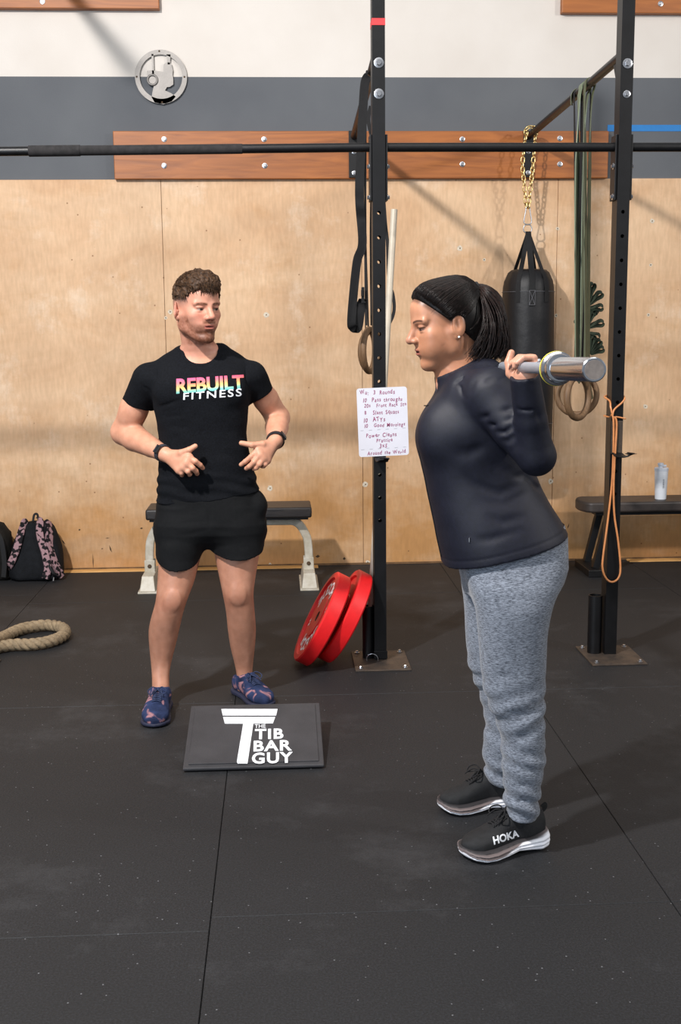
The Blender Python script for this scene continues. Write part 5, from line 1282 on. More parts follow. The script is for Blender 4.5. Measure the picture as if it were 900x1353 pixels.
# ribbed collar
cc = Pm(265.5, 461, MY-.022); pts = []
for k in range(40):
    a = 2*PI*k/40; d = Vector((math.cos(a)*.9, math.sin(a), 0)); 
    z0 = P(266, 474, MY-.09).z+(math.sin(a)+1)/2*.052; o_ = Vector((P(266,470,MY-.02).x, MY-.010, z0)); 
    hit, nn, _, _ = bvh_tee.ray_cast(o_, d, .16)
    pts.append(Vector((o_.x+d.x*.083, o_.y+d.y*.083, z0)) if hit is None else hit-d*.001)
gm = colmat('sunset_print', .6)
stops = [(0, 'c93f7e'), (.3, 'ee6a72'), (.52, 'f4a668'), (.68, 'f3d27e'), (.82, '8fcdb4'), (1, '5fb7bd')]
cst = np.array([srgb(s_[1]) for s_ in stops]); pst = [s_[0] for s_ in stops]
def grad(x, z):
    t = np.clip((P(278, 497, 4.54).z+(x+.29)*.085-z)/(P(278, 497, 4.54).z-P(278, 518, 4.54).z), 0, 1); return np.stack([np.interp(t, pst, cst[:, i]) for i in range(3)], 1)
decal('REBUILT', [(233,500.5), (322,495), (323.5,513.5), (233,520.5)], bvh_tee, gm, tee, bold=.036, colfn=grad, shear=.0)
decal('FITNESS', [(242.5,519.2), (319.5,513), (319.5,523.5), (242,528.5)], bvh_tee, M_white, tee, bold=.012, space=1.22)
# shorts
M_sht = mat('black_woven_nylon', '0a0b0d', .8, col2='0f1012', var=.1, vscale=100, bump=.2, bscale=600, spec=.2)
tx = axis((-.58, .02, .0036)); ty = axis((4.48, 4.86, .0036)); tz = axis((P(240, 752, MY).z-.02, P(270, 650, MY).z+.03, .0036))
f = SDF(tx, ty, tz)
f.add(vloft([(650,209,342,MY,.115),(670,207,348,MY,.120),(690,206,350,MY,.124),(702,206.5,349.5,MY,.116),(712,214,342,MY,.092),(722,236,322,MY,.05)], 2.4, smooth=4), 0)
sl_ = SDF(tx, ty, tz); sl_.add(vloft([(672,214,270,4.66,.09),(690,206,279,4.66,.116),(715,206,274,4.655,.114),(735,206,266,4.65,.108),(752,206.5,263,4.645,.106)], 2.3, smooth=4), 0)
hL = [Pm(206,728,4.65), Pm(263,730,4.65)]; sl_.cut((hL[1][2]-hL[0][2], .10, -(hL[1][0]-hL[0][0])), mix(hL[0], hL[1], .5)); f.D = smin(f.D, sl_.D, .030)
sl_ = SDF(tx, ty, tz); sl_.add(vloft([(672,286,342,4.67,.09),(690,276,350,4.67,.114),(712,278,350,4.665,.112),(730,282,349.5,4.66,.108),(748,284,349,4.655,.106)], 2.3, smooth=4), 0)
hL = [Pm(282.5,720,4.66), Pm(349,719,4.66)]; sl_.cut((hL[1][2]-hL[0][2], .09, -(hL[1][0]-hL[0][0])), mix(hL[0], hL[1], .5)); f.D = smin(f.D, sl_.D, .030)
f.add(ell(Pm(340, 667, 4.64), (.034, .05, .045)), .03)        # pocket bag bulging
cr = lambda pts, r, d: f.crease([Pm(*p) for p in pts], r, d)
for pts, r, d in [([(279,712,4.53),(277,695,4.53),(276,672,4.54)], .008, .005), ([(275,700,4.53),(255,706,4.53),(232,708,4.53)], .008, .006), ([(276,688,4.53),(250,690,4.53),(226,696,4.53)], .007, .004), ([(282,700,4.53),(305,706,4.53),(330,716,4.54)], .008, .006),
    ([(283,690,4.53),(310,694,4.53),(335,700,4.54)], .007, .004), ([(212,672,4.57),(230,680,4.54),(258,680,4.53)], .007, .004), ([(345,718,4.57),(330,724,4.55),(312,724,4.54)], .007, .004), ([(208,672,4.58),(212,668,4.56),(222,668,4.55)], .006, .005), ([(338,664,4.58),(340,680,4.56),(343,695,4.56)], .005, .004)]: cr(pts, r, d)
f.disp(lambda x, y, z: .0020*vnoise(x*18, y*18, z*26), .02)
sdf_obj(f, 'shorts', M_sht, man, it=2); del f
# watches
def wristband(name, wr, el, at, r, face_dir, m):
    c = Vector(mix(wr, el, at).tolist()); ax = Vector((el-wr).tolist()).normalized(); fd = Vector(face_dir); fd = (fd-ax*fd.dot(ax)).normalized(); sd = ax.cross(fd)
    b = MB(); n = 36; hw_ = .010; vs = []
    for k in range(n):
        a = 2*PI*k/n; rr = r*(1+.03*math.cos(2*a)); dd = fd*math.cos(a)+sd*math.sin(a)
        for s_, e_ in ((-1, 0), (-1, .0028), (1, .0028), (1, 0)): vs.append(c+dd*(rr+e_)+ax*s_*hw_)
    b.add(vs, [(4*k+i, 4*k+(i+1) % 4, 4*((k+1) % n)+(i+1) % 4, 4*((k+1) % n)+i) for k in range(n) for i in range(4)])
    o = b.build(name, m, man, smooth=40)
    R_ = Matrix((ax, sd, fd)).transposed()
    MB().box(c+fd*(r+.0045), (.024, .034, .007), R_).build('case', mat('dark_watch_glass', '17181b', .25), o, smooth=None, bevel=.002)
    MB().box(c+fd*(r+.0084)+ax*.0065, (.0022, .026, .0008), R_).build('silver_bar', M_steel, o, smooth=None)
M_wb = mat('dark_wristband', '2b2c35', .7, bump=.3, bscale=300)
wristband('wristband', L_wr, L_el, .03, .0335, (-.15, -1, .35), M_wb)
wristband('wristband', R_wr, R_el, .04, .0340, (.75, -.8, .25), mat('black_wristband', '17171b', .6, bump=.3, bscale=300))
# shoes
M_bshoe = mat('blue_tie_dye_knit', '1b2644', .85, spec=.2, col2='2f3c60', var=.35, vscale=14, bump=.5, bscale=350, detail=3)
def tie(m):
    nt = m.node_tree; N, L = nt.nodes, nt.links; B = N['Principled BSDF']; src = B.inputs['Base Color'].links[0].from_socket
    tc = N.new('ShaderNodeNewGeometry'); n = N.new('ShaderNodeTexNoise'); n.inputs['Scale'].default_value = 17; n.inputs['Detail'].default_value = 2; n.inputs['Distortion'].default_value = 1.2; L.new(tc.outputs['Position'], n.inputs['Vector'])
    r = N.new('ShaderNodeValToRGB'); e = r.color_ramp.elements; e[0].position = .57; e[1].position = .66; L.new(n.outputs['Fac'], r.inputs[0])
    mx = N.new('ShaderNodeMix'); mx.data_type = 'RGBA'; L.new(r.outputs[0], mx.inputs[0]); L.new(src, mx.inputs[6]); mx.inputs[7].default_value = (*srgb('9a6f74'), 1); L.new(mx.outputs[2], B.inputs['Base Color'])
tie(M_bshoe)
M_bsole = mat('navy_sole', '1d2138', .7, var=.2)
shoe(man, sL_h, sL_t, .112, 'flat', 'shoe', M_bshoe, M_bsole)
shoe(man, sR_h, sR_t, .112, 'flat', 'shoe', M_bshoe, M_bsole)
# ------------------------------------------------------------------ the barbell
BX = P(785.5, 488.5, 2.29).x; BZ0 = P(785.5, 488.5, 2.29).z; BZ1 = P(690, 485.5, 2.975).z
def bp_(Y): return Vector((BX, Y, BZ0+(BZ1-BZ0)*(Y-2.29)/.685))
bar = thing('barbell', bp_(3.295), 'chrome barbell with a yellow collar band across the woman\'s upper back', 'barbell')
axv = (bp_(3.0)-bp_(2.29)).normalized()
M_knurl = mat('knurled_steel', 'c3c8d2', .42, .75, bump=.5, bscale=900)
MB().cyl(bp_(2.60), bp_(3.99), .0138, 24).build('shaft', M_knurl, bar)
for s_, ye, yf in ((1, 2.29, 2.607), (-1, 4.30, 3.983)):
    a = bp_(ye); L_ = abs(yf-ye); dv = axv*s_
    MB().lathe([(.018,0),(.0225,.0),(.0245,.002),(.025,.006),(.025,L_-.03),(.026,L_-.028)], a, dv, 48).build('sleeve', M_chrome, bar, smooth=30)
    MB().lathe([(.0001,.0),(.0195,0),(.0195,.001)], a-dv*.0006, dv, 40).build('end_cap', mat('worn_end_cap', '857b74', .75, 0, var=.2, vscale=60), bar, smooth=30)
    MB().lathe([(.026,0),(.031,.001),(.0330,.006),(.0335,.020),(.0375,.024),(.0385,.028),(.0385,.036),(.037,.039),(.016,.041)], a+dv*(L_-.040), dv, 56).build('collar_flange', M_chrome, bar, smooth=30)
    MB().lathe([(.0386,0),(.0392,.001),(.0392,.005),(.0386,.006)], a+dv*(L_-.006), dv, 56, capped=False).build('colour_band', mat('yellow_band', 'd9cf4e', .5), bar, smooth=30)
    MB().cyl(a+dv*(L_+.001), a+dv*(L_+.05), .0165, 32, .014).build('shaft_shoulder', M_steel, bar)
MB().cyl(bp_(3.23), bp_(3.27), .0142, 24).build('smooth_ring', M_chrome, bar)

# ------------------------------------------------------------------ the woman
WC = 3.30
wom = thing('person', (.56, WC, 0), 'woman in navy zip jacket and heather grey sweatpants with a barbell on her upper back', 'person')
hw = Head(P(588.5, 430, 3.30), rotm(0, 0, -82)@rotm(10, 0, 0), 1.0)
M_skinw = skin_mat('tan_skin_tone', .42)
NY, FY = 3.175, 3.445      # near and far leg
wr_n = np.array([BX-.002, 2.975, bp_(2.975).z-.040], F32); 
sh_n, el_n = Pm(648, 520, 3.15), Pm(709, 603, 3.05)
def mirY(p): q = np.array(p, F32).copy(); q[1] = 2*WC-q[1]; return q
wrist_c = Pm(693, 497, 2.985)
hh, tt = PZ(716, 1113), PZ(598, 1137); hf, tf = PZ(692, 1060), PZ(581, 1071)
ank_n = hh+(tt-hh).normalized()*.074; ank_f = tf+(hf-tf).normalized()*.262; ank_f = ank_f+(tf-hf).normalized()*.074
# jacket / body torso
wrows = [(495,585,621,WC,.062),(503,583,634,WC,.085),(513,580,650,WC,.135),(530,574,668,WC,.165),(550,564,681,WC,.172),(575,554.5,690,WC,.168),(600,556,697,WC,.158),(625,562,703,WC,.150),(648,567,713,WC,.155),(672,572,727,WC,.170),(700,578,744,WC,.184),(725,583,752,WC,.192),(755,589,754,WC,.190)]
def wtorso(f, g, k=.02): f.add(vloft(wrows, 2.35, g), k)
xs = axis((.30, .86, .0045)) if False else axis((.30, .60, .0024), (.60, .68, .0022), (.68, .88, .0045)); ys = axis((2.86, 3.10, .0024), (3.10, 3.18, .0030), (3.18, 3.42, .0024), (3.42, 3.76, .0045)); zs = axis((0.0, 1.28, .006), (1.28, 1.72, .0023))
f = SDF(xs, ys, zs)
f.add(vloft([r for r in wrows if r[0] < 705], 2.35, -.022), .02)
f.add(cone(A3(P(615, 505, WC)), hw.w(0, .030, -.05), .058, .050), .03); f.add(cone(A3(P(597, 505, WC)), hw.w(0, -.012, -.075), .045, .040), .03)
hw.build(f, False)
f.add(hw.E((0, -.030, -.090), (.034, .040, .020)), .02)     # soft under-chin
for q in (-1, 1): f.add(hw.E((q*.034, -.050, -.058), (.022, .026, .028)), .02); f.add(hw.E((q*.040, -.038, -.040), (.022, .034, .032)), .02)
for S_, E_, W_, m_ in ((sh_n, el_n, wrist_c, 0), (mirY(sh_n), mirY(el_n), mirY(wrist_c), 1)):
    f.chain([S_, E_], [.045, .036], .02); f.chain([E_, mix(E_, W_, .3), W_], [.036, .034, .025], .02)
    zb = float(bp_(float(W_[1])).z); sgn = -1 if m_ else 1
    Yf = [W_[1]+sgn*q for q in (.020, -.002, -.024, -.045)]
    kn = []; fg = []
    for i, yy in enumerate(Yf):
        zc_ = bp_(yy).z; def_ = lambda a, r: np.array([BX+math.cos(math.radians(a))*r, yy, zc_+math.sin(math.radians(a))*r], F32)
        kn.append(def_(5, .036-.002*abs(i-1.5))); yt = (W_[1]+sgn*.0)*.35+yy*.65
        pts = [def_(48, .0335), def_(98, .0255), def_(150, .0235)]
        if i < 3: pts.append(def_(190-8*i, .0225))
        for j, p in enumerate(pts): p[1] = p[1]*(1-.12*j)+yt*.12*j
        fg.append(pts)
    base = np.array([BX+.004, W_[1], zb-.036], F32)
    for k in kn: f.add(cone(base, k, .0165, .0125), .012)
    for i in range(3): f.add(cone(kn[i], kn[i+1], .012), .006)
    f.add(cone(W_, base, .025, .019), .012)
    for i, pts in enumerate(fg):
        pp = [kn[i]]+pts; r_ = (.0086, .0088, .0084, .0074)[i]
        for j in range(len(pp)-1): f.add(cone(pp[j], pp[j+1], r_*(1.1-.07*j), r_*(1.03-.07*j)), .003)
    ty_ = W_[1]+sgn*.036
    th = [base+np.array([-.004, sgn*.010, .0]), np.array([BX-.022, W_[1]+sgn*.030, zb-.016]), np.array([BX-.0250, ty_+sgn*.006, zb+.012]), np.array([BX-.018, ty_+sgn*.010, zb+.036])]
    for j in range(3): f.add(cone(th[j], th[j+1], (.0165, .0130, .0112)[j], (.0130, .0112, .0092)[j]), .008 if j == 0 else .004)
    if not m_: near_f = fg; near_kn = kn
for Yl, an, kn_ in ((NY, (696, 1060), (682, 890)), (FY, (664, 1022), (666, 890))):
    ak = A3(ank_n if Yl < WC else ank_f); f.chain([Pm(680 if Yl < WC else 665, 760, (Yl+WC)/2), Pm(*kn_, Yl), ak+np.array([0,0,.15], F32), ak+np.array([0,0,.045], F32)], [.042, .038, .027, .026], .02)
def wom_cols(V):
    L_ = hw.loc(V); x, y, z = L_[:, 0], L_[:, 1], L_[:, 2]; hd = np.linalg.norm(L_, axis=1) < .16
    c = np.tile(np.array(srgb('c18f78')), (len(V), 1)); fc = np.array(srgb('b07c5f')); c[hd] = fc
    leg = V[:, 2] < .5; c[leg] = srgb('a5765a')
    def bl(mask, colr, a=1.0, all_=False):
        m_ = (np.clip(mask, 0, 1)*a*(1 if all_ else hd))[:, None]; c[:] = c*(1-m_)+np.array(srgb(colr))*m_
    fr = ss(y, .0, -.03)
    bl(ss(y, -.02, -.06)*ss(z, -.05, .06), 'c39074', .5)
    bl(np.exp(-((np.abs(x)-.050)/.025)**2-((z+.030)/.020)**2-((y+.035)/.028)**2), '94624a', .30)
    bl(np.exp(-(x/.016)**2-((z+.020)/.016)**2)*ss(y, -.085, -.10), 'c08c78', .6)
    bl(ss(np.abs(x), .022, .017)*np.exp(-((z+.058)/.0085)**4)*ss(y, -.078, -.085), '8e4f4a', .95)
    bl(ss(np.abs(x), .020, .014)*np.exp(-((z+.058)/.0020)**2)*ss(y, -.070, -.078), '35191a', .9)
    brow = np.exp(-((z-(.0240+.004*np.sin(np.clip((np.abs(x)-.012)/.044, 0, 1)*PI)))/.0030)**4)*ss(np.abs(x), .009, .014)*ss(np.abs(x), .056, .048)*ss(y, -.045, -.056); bl(brow, '2c1b17', .92)
    bl(np.exp(-((np.abs(x)-.031)/.018)**2-((z-.010)/.009)**2)*ss(y, -.055, -.065), '7f5040', .5)
    ex = (np.abs(x)-.031)/.0145; slit = ss(np.abs(z-.0032)/(.0042*np.sqrt(np.clip(1-ex**2, .01, 1))), 1.2, .85)*(np.abs(ex) < 1)*ss(y, -.056, -.064)
    bl(slit, '5e4e49', .9); bl(slit*ss(np.abs(np.abs(x)-.031), .008, .006), '1d1716', 1)
    bl(np.exp(-((z-.0078)/.0018)**2)*(np.abs(ex) < 1.15)*ss(y, -.050, -.058), '20130f', .95)
    bl(np.exp(-((np.abs(x)-.0065)/.003)**2-((z+.033)/.003)**2)*ss(y, -.088, -.094), '4b2a22', .8)
    bl(ss(y+z, -.010, .006)*ss(z, -.03, .0)*ss(np.abs(x), .080, .074), '3a241c', .7)      # scalp at the hairline
    for pts in near_f[:2]:     # dark nails
        t = pts[-1]; dd = np.linalg.norm(V-(t+np.array([-.008, -.002, .004])), axis=1); bl(ss(dd, .008, .005), '2b1820', .95, True)
    return c
sdf_obj(f, 'body', M_skinw, wom, wom_cols, it=1); del f
# ring and earring
kp = near_f[2]; rc = Vector(((near_kn[3]+near_f[3][0])/2).tolist()); rd = Vector((near_f[3][0]-near_kn[3]).tolist())
MB().torus(rc, .0098, .0012, rd, 24, 6).build('finger_ring', M_steel, wom, smooth=180); MB().lathe([(.001,0),(.0045,.003),(.003,.006)], rc+Vector((.004,-.009,.003)), (.3,-1,.4), 8).build('ring_stone', mat('clear_stone', 'e8eef5', .08, .6), wom, smooth=None)
ep = hw.w(.079, .010, -.034); MB().lathe([(.0005,-.003),(.0028,-.002),(.0032,0),(.0028,.002),(.0005,.003)], Vector(ep.tolist())+Vector((0,-.006,0)), (0,-1,0), 12).build('earring', mat('pearl', 'f2ece6', .2), wom, smooth=180)
# hair
M_hairw = hair_mat('black_hair', '070505', '120d0b', .45)
M_pony = hair_mat('dark_brown_hair', '0e0908', '2a1b16', .42)
hx = axis((hw.c[0]-.15, hw.c[0]+.13, .0025)); hy = axis((hw.c[1]-.11, hw.c[1]+.11, .0025)); hz = axis((hw.c[2]-.11, hw.c[2]+.15, .0025))
h = SDF(hx, hy, hz); h.add(hw.E((0, .016, .040), (.0770, .098, .0915)), 0); h.add(hw.E((0, .050, -.005), (.066, .062, .070)), .03); h.add(hw.E((0, .060, .080), (.045, .040, .040)), .03)
h.add(hw.E((0, -.030, .085), (.058, .050, .040)), .02)
h.cut(hw.R@np.array([0, -.72, -.70], F32), hw.w(0, .003, .006)); h.cut(hw.R@np.array([0, .25, -1], F32), hw.w(0, .03, -.062))
for q in (-1, 1): h.sub(hw.E((q*.082, .014, -.006), (.022, .0235, .036), rotm(-8, 0, 0)), .004)
def groov(x, y, z):
    L_ = ((np.stack([x, y, z], 1)-hw.c)@hw.R)/hw.s; r = L_-np.array([0, .085, .085]); a = np.arctan2(r[:, 0], -r[:, 1]-r[:, 2]*.3); b_ = np.arctan2(r[:, 2], np.abs(r[:, 1])+.02)
    return .0006*np.sin(a*120+3*vnoise(a*6, b_*6, a*0))+.0004*np.sin(b_*140)
_, bvh_h = sdf_obj(h, 'hair', M_hairw, wom, it=2)
def onhair(c0, q, s_):
    o_ = Vector(hw.w(*c0).tolist()); e_ = Vector(hw.w(*q).tolist()); d_ = (e_-o_).normalized(); hit = bvh_h.ray_cast(o_+d_*.25, -d_, .25)[0]
    return np.array(hit+d_*(s_-1)*.06) if hit and (hit-e_).length < .03 else np.array(e_)
rnd = np.random.RandomState(5); paths = []; rootl = np.array([0, .098, .083])
for i in range(3000):
    t = rnd.uniform(-1, 1); x0 = .066*math.sin(t*PI/2)*1.0; u = abs(t)
    y0 = -.080+u**2*.070; z0 = .084-u**1.6*.080; p0 = np.array([x0*1.02, y0+rnd.uniform(-.004, .010), z0+rnd.uniform(-.002, .02)*(1-u)])
    if rnd.rand() < .35: p0 = np.array([rnd.choice([-1, 1])*rnd.uniform(.03, .066), rnd.uniform(.03, .075), rnd.uniform(-.075, -.02)])
    elif rnd.rand() < .3: p0 = np.array([rnd.choice([-1, 1])*.072, rnd.uniform(-.03, .03), rnd.uniform(.01, .07)])
    pts = []; c0 = np.array([0, .014, .036]); a = (p0-c0)/np.array([.0785, .0995, .0925]); b = (rootl-c0)/np.array([.0785, .0995, .0925]); na, nb = np.linalg.norm(a), np.linalg.norm(b); a /= na; b /= nb
    om = math.acos(np.clip(a@b, -1, 1))
    sc_ = rnd.uniform(1.005, 1.04)
    for k in range(10):
        s_ = k/9; d = (math.sin((1-s_)*om)*a+math.sin(s_*om)*b)/max(1e-4, math.sin(om)); pts.append(onhair(c0, c0+d*np.array([.0785, .0995, .0925]), sc_))
    paths.append(pts)
strands('hair_strands', hair_mat('glossy_dark_hair', '0a0706', '1f1613', .36), wom, paths, .0010, .0007)
# ponytail
pt = bpy.data.objects; root = Vector(hw.w(0, .108, .088).tolist()); rp_ = np.array(root); paths = []
px_ = lambda a, b, Y: np.array(P(a, b, Y))
for i in range(1500):
    a = rnd.uniform(0, 1)**.85; yy = rnd.normal(0, .022); out = 1-a        # a: 0 outer, 1 inner
    top = px_(643-8*a, 376.5+9*a+abs(yy)*120, 3.30+yy*.6); sh_ = px_(663-25*a, 392+12*a+abs(yy)*250, 3.30+yy)
    mid = px_(671-34*a+rnd.normal(0, 1.5), 432+rnd.normal(0, 3), 3.30+yy*1.25); lo = px_(673-47*a+rnd.normal(0, 2), 458+rnd.normal(0, 4), 3.30+yy*1.25); en = px_(669-56*a+rnd.normal(0, 2.5), 476-10*out*out+rnd.normal(0, 3.5), 3.30+yy*1.1)
    st = rp_+np.array([rnd.normal(0, .004), rnd.normal(0, .006), rnd.normal(0, .004)])
    paths.append([np.array(q) for q in smoothpath([st, top, sh_, mid, lo, en], 3)])
strands('ponytail', M_pony, wom, paths, .0017, .0006)
MB().torus(root+Vector((.002,0,-.001)), .012, .006, (1, 0, .35), 20, 8).build('hair_tie', M_blkfab, wom, smooth=180)
# jacket
M_jk = mat('navy_stretch_jersey', '0d0f1c', .58, col2='121424', var=.1, vscale=90, bump=.2, bscale=700, spec=.4)
tx = axis((.34, .88, .0034)); ty = axis((2.92, 3.72, .0036)); tz = axis((P(640, 770, WC).z, 1.50, .0034))
f = SDF(tx, ty, tz); wtorso(f, .004, 0)
f.add(ell(A3(P(585, 572, WC-.07)), (.07, .07, .085)), .04); f.add(ell(A3(P(585, 572, WC+.07)), (.07, .07, .085)), .04)      # bust
f.add(cone(A3(P(618, 512, WC-.09)), sh_n, .050, .068), .04); f.add(cone(A3(P(618, 512, WC+.09)), mirY(sh_n), .050, .068), .04)
f.add(cone(A3(P(640, 500, WC-.03)), A3(P(655, 540, WC-.03)), .06, .08), .04)
for S_, E_, W_ in ((sh_n, el_n, wrist_c), (mirY(sh_n), mirY(el_n), mirY(wrist_c))):
    a = SDF(tx, ty, tz); a.add(cone(S_, mix(S_, E_, .55), .072, .062), 0); a.add(cone(mix(S_, E_, .55), E_, .062, .050), .01)
    a.add(cone(E_, mix(E_, W_, .45), .050, .043), .012)
    b_ = SDF(tx, ty, tz); b_.add(cone(mix(E_, W_, .45), W_+(W_-E_)*.2, .043, .0365), 0); b_.cut(W_-E_, W_+(W_-E_)*.015); a.D = smin(a.D, b_.D, .008)
    f.D = smin(f.D, a.D, .014); del a, b_
# stand collar
cl = SDF(tx, ty, tz); ca, cb = A3(P(607, 512, WC)), A3(P(600, 476, WC)); cl.add(cone(ca, cb, .068, .064), 0); cl.sub(cone(ca-(cb-ca)*.2, cb+(cb-ca)*.5, .056, .061), .002)
nn_ = A3(P(617,478,WC))-A3(P(581,496,WC)); cl.cut((-(nn_[2]), 0, nn_[0]), A3(P(599, 486.5, WC))); f.D = smin(f.D, cl.D, .008); del cl
f.sub(cone(ca-(cb-ca)*.1, cb+(cb-ca)*.9, .052, .058), .002)
f.sub(ell(A3(P(577, 500, WC)), (.018, .022, .040)), .004)    # open zip at the throat
# hem
h0, h1 = A3(P(588, 746, WC)), A3(P(744, 704, WC)); f.cut((h1[2]-h0[2], 0, -(h1[0]-h0[0])), h0+np.array([0, 0, .004]))
def hemd(x, y, z):
    n = np.array([h1[2]-h0[2], -(h1[0]-h0[0])]); n /= np.linalg.norm(n); d = -((x-h0[0])*n[0]+(z-h0[2])*n[1])
    return .0016*np.exp(-((d-.028)/.003)**2)
f.disp(hemd, .012)
cr = lambda pts, r, d: f.crease([A3(P(*p)) for p in pts], r*1.3, d*1.5)
for pts, r, d in [
    ([(645,487,3.09),(625,500,3.10),(616,525,3.11)], .008, .004), ([(668,500,3.06),(655,497,3.08),(640,505,3.09)], .007, .006),
    ([(679,540,3.05),(655,545,3.08),(630,556,3.10)], .007, .006), ([(680,552,3.04),(660,560,3.07),(640,563,3.09)], .006, .006), ([(681,562,3.03),(668,571,3.05),(652,572,3.07)], .006, .006), ([(682,574,3.03),(672,583,3.04),(660,584,3.06)], .006, .006), ([(684,586,3.02),(677,596,3.03),(668,600,3.05)], .006, .005),
    ([(681,500,2.98),(700,506,2.96),(714,512,2.98)], .005, .003), ([(681,540,2.99),(700,542,2.97),(713,538,2.99)], .0035, .004), ([(703,505,2.97),(712,520,2.98)], .005, .003), ([(712,520,2.98),(708,545,2.98),(716,575,3.0)], .006, .003),
    ([(600,560,3.12),(590,580,3.13),(582,620,3.15),(600,650,3.15)], .004, .003),
    ([(690,640,3.15),(660,652,3.14),(625,640,3.14),(600,620,3.14)], .010, .005), ([(700,650,3.16),(670,665,3.13),(640,662,3.13)], .009, .004), ([(706,640,3.2),(695,628,3.17),(680,630,3.15)], .007, .006),
    ([(650,610,3.13),(665,622,3.13),(690,626,3.14)], .010, .006), ([(640,590,3.13),(620,600,3.13),(600,600,3.13)], .012, .005), ([(640,680,3.12),(665,690,3.12),(700,680,3.13)], .010, .004), ([(620,715,3.12),(650,712,3.12),(690,700,3.12)], .010, .003),
    ([(712,648,3.25),(706,640,3.18)], .008, .006),
    ([(577,512,3.22),(592,509,3.18),(610,502,3.17),(632,492,3.18)], .0035, .005), ([(600,503,3.2),(610,512,3.16),(612,530,3.12)], .004, .003)]: cr(pts, r, d)
f.crease([A3(P(696,640,3.17)), A3(P(708,665,3.16)), A3(P(722,690,3.15)), A3(P(733,712,3.15))], .0022, .0030)    # back panel seam
f.crease([A3(P(602,655,3.135)), A3(P(604,675,3.125)), A3(P(611,695,3.12)), A3(P(620,711,3.115))], .0035, .0060)    # pocket slit
f.disp(lambda x, y, z: .0016*vnoise(x*16, y*16, z*22), .02)
jk, bvh_j = sdf_obj(f, 'jacket', M_jk, wom, it=2); del f
# zip down the front
zp = []
for py in range(536, 744, 8):
    o_ = Vector(P(500, py, WC)); hit, nn, _, _ = bvh_j.ray_cast(Vector((.25, WC+.0, P(570, py, WC).z)), Vector((1, 0, 0)))
    if hit: zp.append(hit+Vector((-.001, 0, 0)))
if len(zp) > 3:
    MB().tube(zp, 1.0, 6, flat=(.007, .003), up=(-1,0,0)).build('zip', M_black, jk, smooth=None)
    MB().cyl(zp[0]+Vector((-.002,0,0)), zp[0]+Vector((-.017,-.003,.0005)), .0016, 6).build('zip_pull', M_black, jk, smooth=None)
c_ = bvh_j.ray_cast(Vector((0,0,CAMZ)), ray(620, 712).normalized())[0]
if c_: MB().cyl(c_+Vector((0,-.003,.004)), c_+Vector((0,-.003,-.008)), .002, 6).build('pocket_zip_pull', M_steel, jk, smooth=None)
# sweatpants
M_heath = bpy.data.materials.new('heather_grey_knit')
def heath():
    nt, N, L, B = nodes_of(M_heath); g = N.new('ShaderNodeTexCoord'); out = None
    mp = N.new('ShaderNodeMapping'); mp.inputs['Scale'].default_value = (95, 95, 480); L.new(g.outputs['Object'], mp.inputs[0])
    n = N.new('ShaderNodeTexNoise'); n.inputs['Scale'].default_value = 1; n.inputs['Detail'].default_value = 3; n.inputs['Roughness'].default_value = .7; L.new(mp.outputs[0], n.inputs['Vector'])
    r = N.new('ShaderNodeValToRGB'); e = r.color_ramp.elements; e[0].position = .36; e[1].position = .62; e[0].color = (*srgb('393e48'), 1); e[1].color = (*srgb('868d99'), 1); L.new(n.outputs['Fac'], r.inputs[0])
    L.new(r.outputs[0], B.inputs['Base Color']); B.inputs['Roughness'].default_value = .85; B.inputs['Sheen Weight'].default_value = .2
    b = N.new('ShaderNodeBump'); b.inputs['Strength'].default_value = .3; b.inputs['Distance'].default_value = .001; L.new(n.outputs['Fac'], b.inputs['Height']); L.new(b.outputs[0], B.inputs['Normal'])
heath()
tx = axis((.42, .84, .0034)); ty = axis((3.02, 3.60, .0036)); tz = axis((.07, P(680, 690, WC).z, .0036))
f = SDF(tx, ty, tz)
f.add(vloft([(688,590,741,WC,.165),(705,598,747,WC,.172),(722,604,746,WC,.172),(745,609,747.5,WC,.176),(765,612,742,WC,.165),(780,614,735,WC,.14)], 2.3, smooth=5), 0)
f.add(vloft([(700,650,735,NY+.08,.05),(728,618,746,NY+.05,.09),(770,620,739,NY+.015,.103),(800,629,729,NY,.100),(840,633,723,NY,.090),(880,635,721,NY,.083),(915,640,720,NY,.080),(948,654,719.5,NY,.076),(975,663,720,NY,.073),(1005,663.5,720.5,NY,.070),(1040,666,714,NY,.062),(1070,668,709.5,NY,.054),(1082,669,708,NY,.050)], 2.15, smooth=7), .03)
f.add(vloft([(700,640,720,FY-.08,.05),(730,608,730,FY-.05,.09),(770,611,720,FY-.015,.10),(800,613,708,FY,.095),(840,616,700,FY,.088),(880,620,697,FY,.082),(912,632,694,FY,.078),(940,641,692,FY,.074),(962,642,690,FY,.072),(985,638,688,FY,.070),(1005,638,684,FY,.066),(1026,643,681,FY,.060),(1036,645,679,FY,.056)], 2.15, smooth=7), .03)
z_n, z_f = P(690, 1078, NY).z, P(655, 1034, FY).z
f.cut((-.18, 0, -1), A3(P(690, 1078, NY)), [tx[0], ty[0], tz[0]], [tx[-1], WC+.0, z_n+.03]); f.cut((0, 0, -1), A3(P(655, 1032, FY)), [tx[0], WC, tz[0]], [tx[-1], ty[-1], z_f+.06])
def wr_(x, y, z):
    r = 0
    near = (y < WC)
    zc = np.where(near, z-z_n, z-z_f)
    m1 = ss(zc, .34, .04)
    r = r+.0060*m1*np.sin(zc*115+x*30+2.6*vnoise(x*9+3, y*9, z*6))*(.6+.4*np.sin(zc*40))
    m2 = np.exp(-((zc-.33)/.07)**2); r = r+.0045*m2*np.sin(zc*95-x*45+2*vnoise(x*8, y*8, z*8))
    return r+.0028*vnoise(x*13, y*13, z*9)
f.disp(wr_, .02)
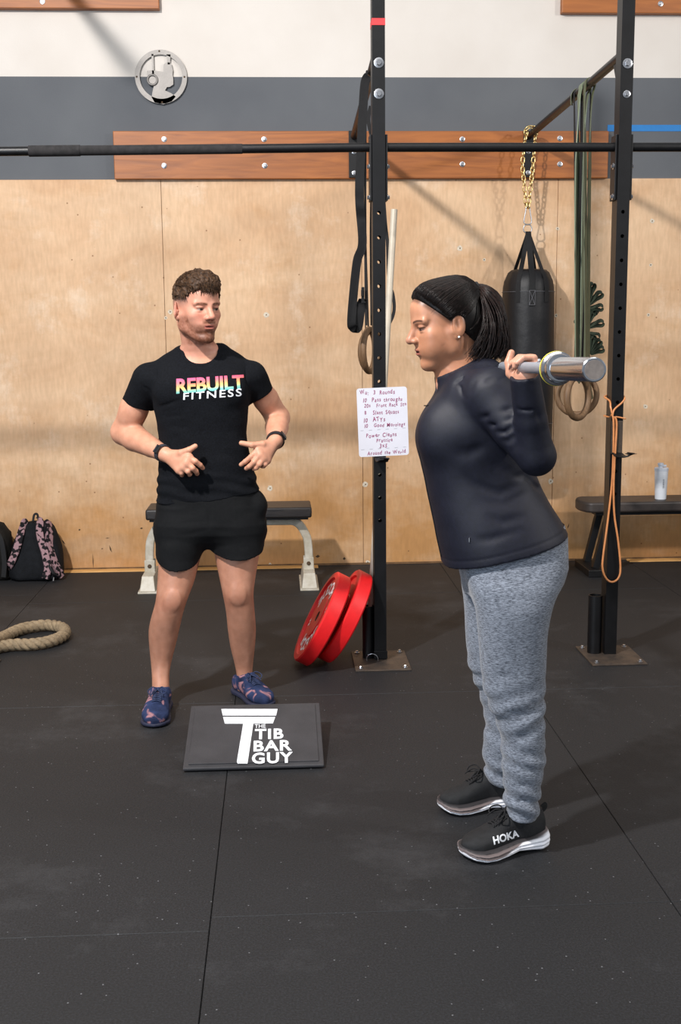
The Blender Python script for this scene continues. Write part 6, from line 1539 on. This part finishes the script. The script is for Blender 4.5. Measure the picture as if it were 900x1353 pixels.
cr = lambda pts, r, d: f.crease([A3(P(*p)) for p in pts], r, d)
for pts, r, d in [([(630,770,3.08),(632,800,3.08),(634,850,3.09),(637,900,3.09)], .012, .003), ([(671,740,3.09),(675,752,3.08),(681,763,3.08)], .003, .005),
    ([(682,765,3.075),(682,850,3.085),(684,920,3.095)], .0022, .0022), ([(663,965,3.1),(680,978,3.1),(700,972,3.1)], .010, .007), ([(664,985,3.1),(678,1000,3.1),(692,1012,3.1)], .008, .006), ([(636,880,3.1),(655,895,3.1),(675,892,3.1)], .010, .006), ([(700,925,3.1),(712,935,3.1),(719,930,3.13)], .010, .005), ([(642,930,3.1),(660,945,3.1),(690,940,3.1)], .010, .006),
    ([(612,790,3.36),(618,840,3.36)], .01, .002), ([(640,962,3.38),(652,972,3.37),(661,968,3.37)], .008, .006), ([(638,1000,3.38),(652,1004,3.37)], .008, .005), ([(735,735,3.12),(722,752,3.1),(700,765,3.09)], .012, .004), ([(664,1030,3.12),(680,1040,3.11),(700,1036,3.12)], .007, .006), ([(667,1052,3.13),(685,1060,3.12),(706,1052,3.13)], .007, .006)]: cr(pts, r, d)
pn, bvh_p = sdf_obj(f, 'sweatpants', M_heath, wom, it=2); del f
c_ = bvh_p.ray_cast(Vector((0,0,CAMZ)), ray(710, 728).normalized())
if c_[0]: MB().lathe([(.0055,0),(.0055,.0008),(.004,.001)], c_[0]+(c_[1] if c_[1].y < 0 else -c_[1])*.0015, c_[1] if c_[1].y < 0 else -c_[1], 16).build('round_badge', M_steel, pn)
# shoes
M_kn = mat('black_engineered_mesh', '0f1012', .75, col2='191a1d', var=.2, vscale=60, bump=.5, bscale=500)
M_sl = colmat('layered_foam_sole', .65)
hh, tt = PZ(716, 1113), PZ(598, 1137); ll = (tt-hh).length; 
so_, bvh_s, fr_ = shoe(wom, hh, hh+(tt-hh).normalized()*.268, .100, 'run', 'running_shoe', M_kn, M_sl)
decal('HOKA', [(651.0,1105.5), (684.5,1096.0), (686.5,1105.5), (653.0,1116.5)], bvh_s, M_white, so_, bold=.035)
o_, U_, V_, L_s = fr_
MB().tube(smoothpath([Vector((o_+U_*.004+np.array([0,0,.112])).tolist()), Vector((o_-U_*.008+np.array([0,0,.120])).tolist()), Vector((o_-U_*.010+np.array([0,0,.108])).tolist()), Vector((o_+U_*.002+np.array([0,0,.098])).tolist())], 5), 1.0, 8, flat=(.012,.003), up=tuple(V_)).build('pull_tab', M_kn, so_)
hf, tf = PZ(692, 1060), PZ(581, 1071)
so2, bvh2, _ = shoe(wom, tf+(hf-tf).normalized()*.262, tf, .100, 'run', 'running_shoe', M_kn, M_sl)
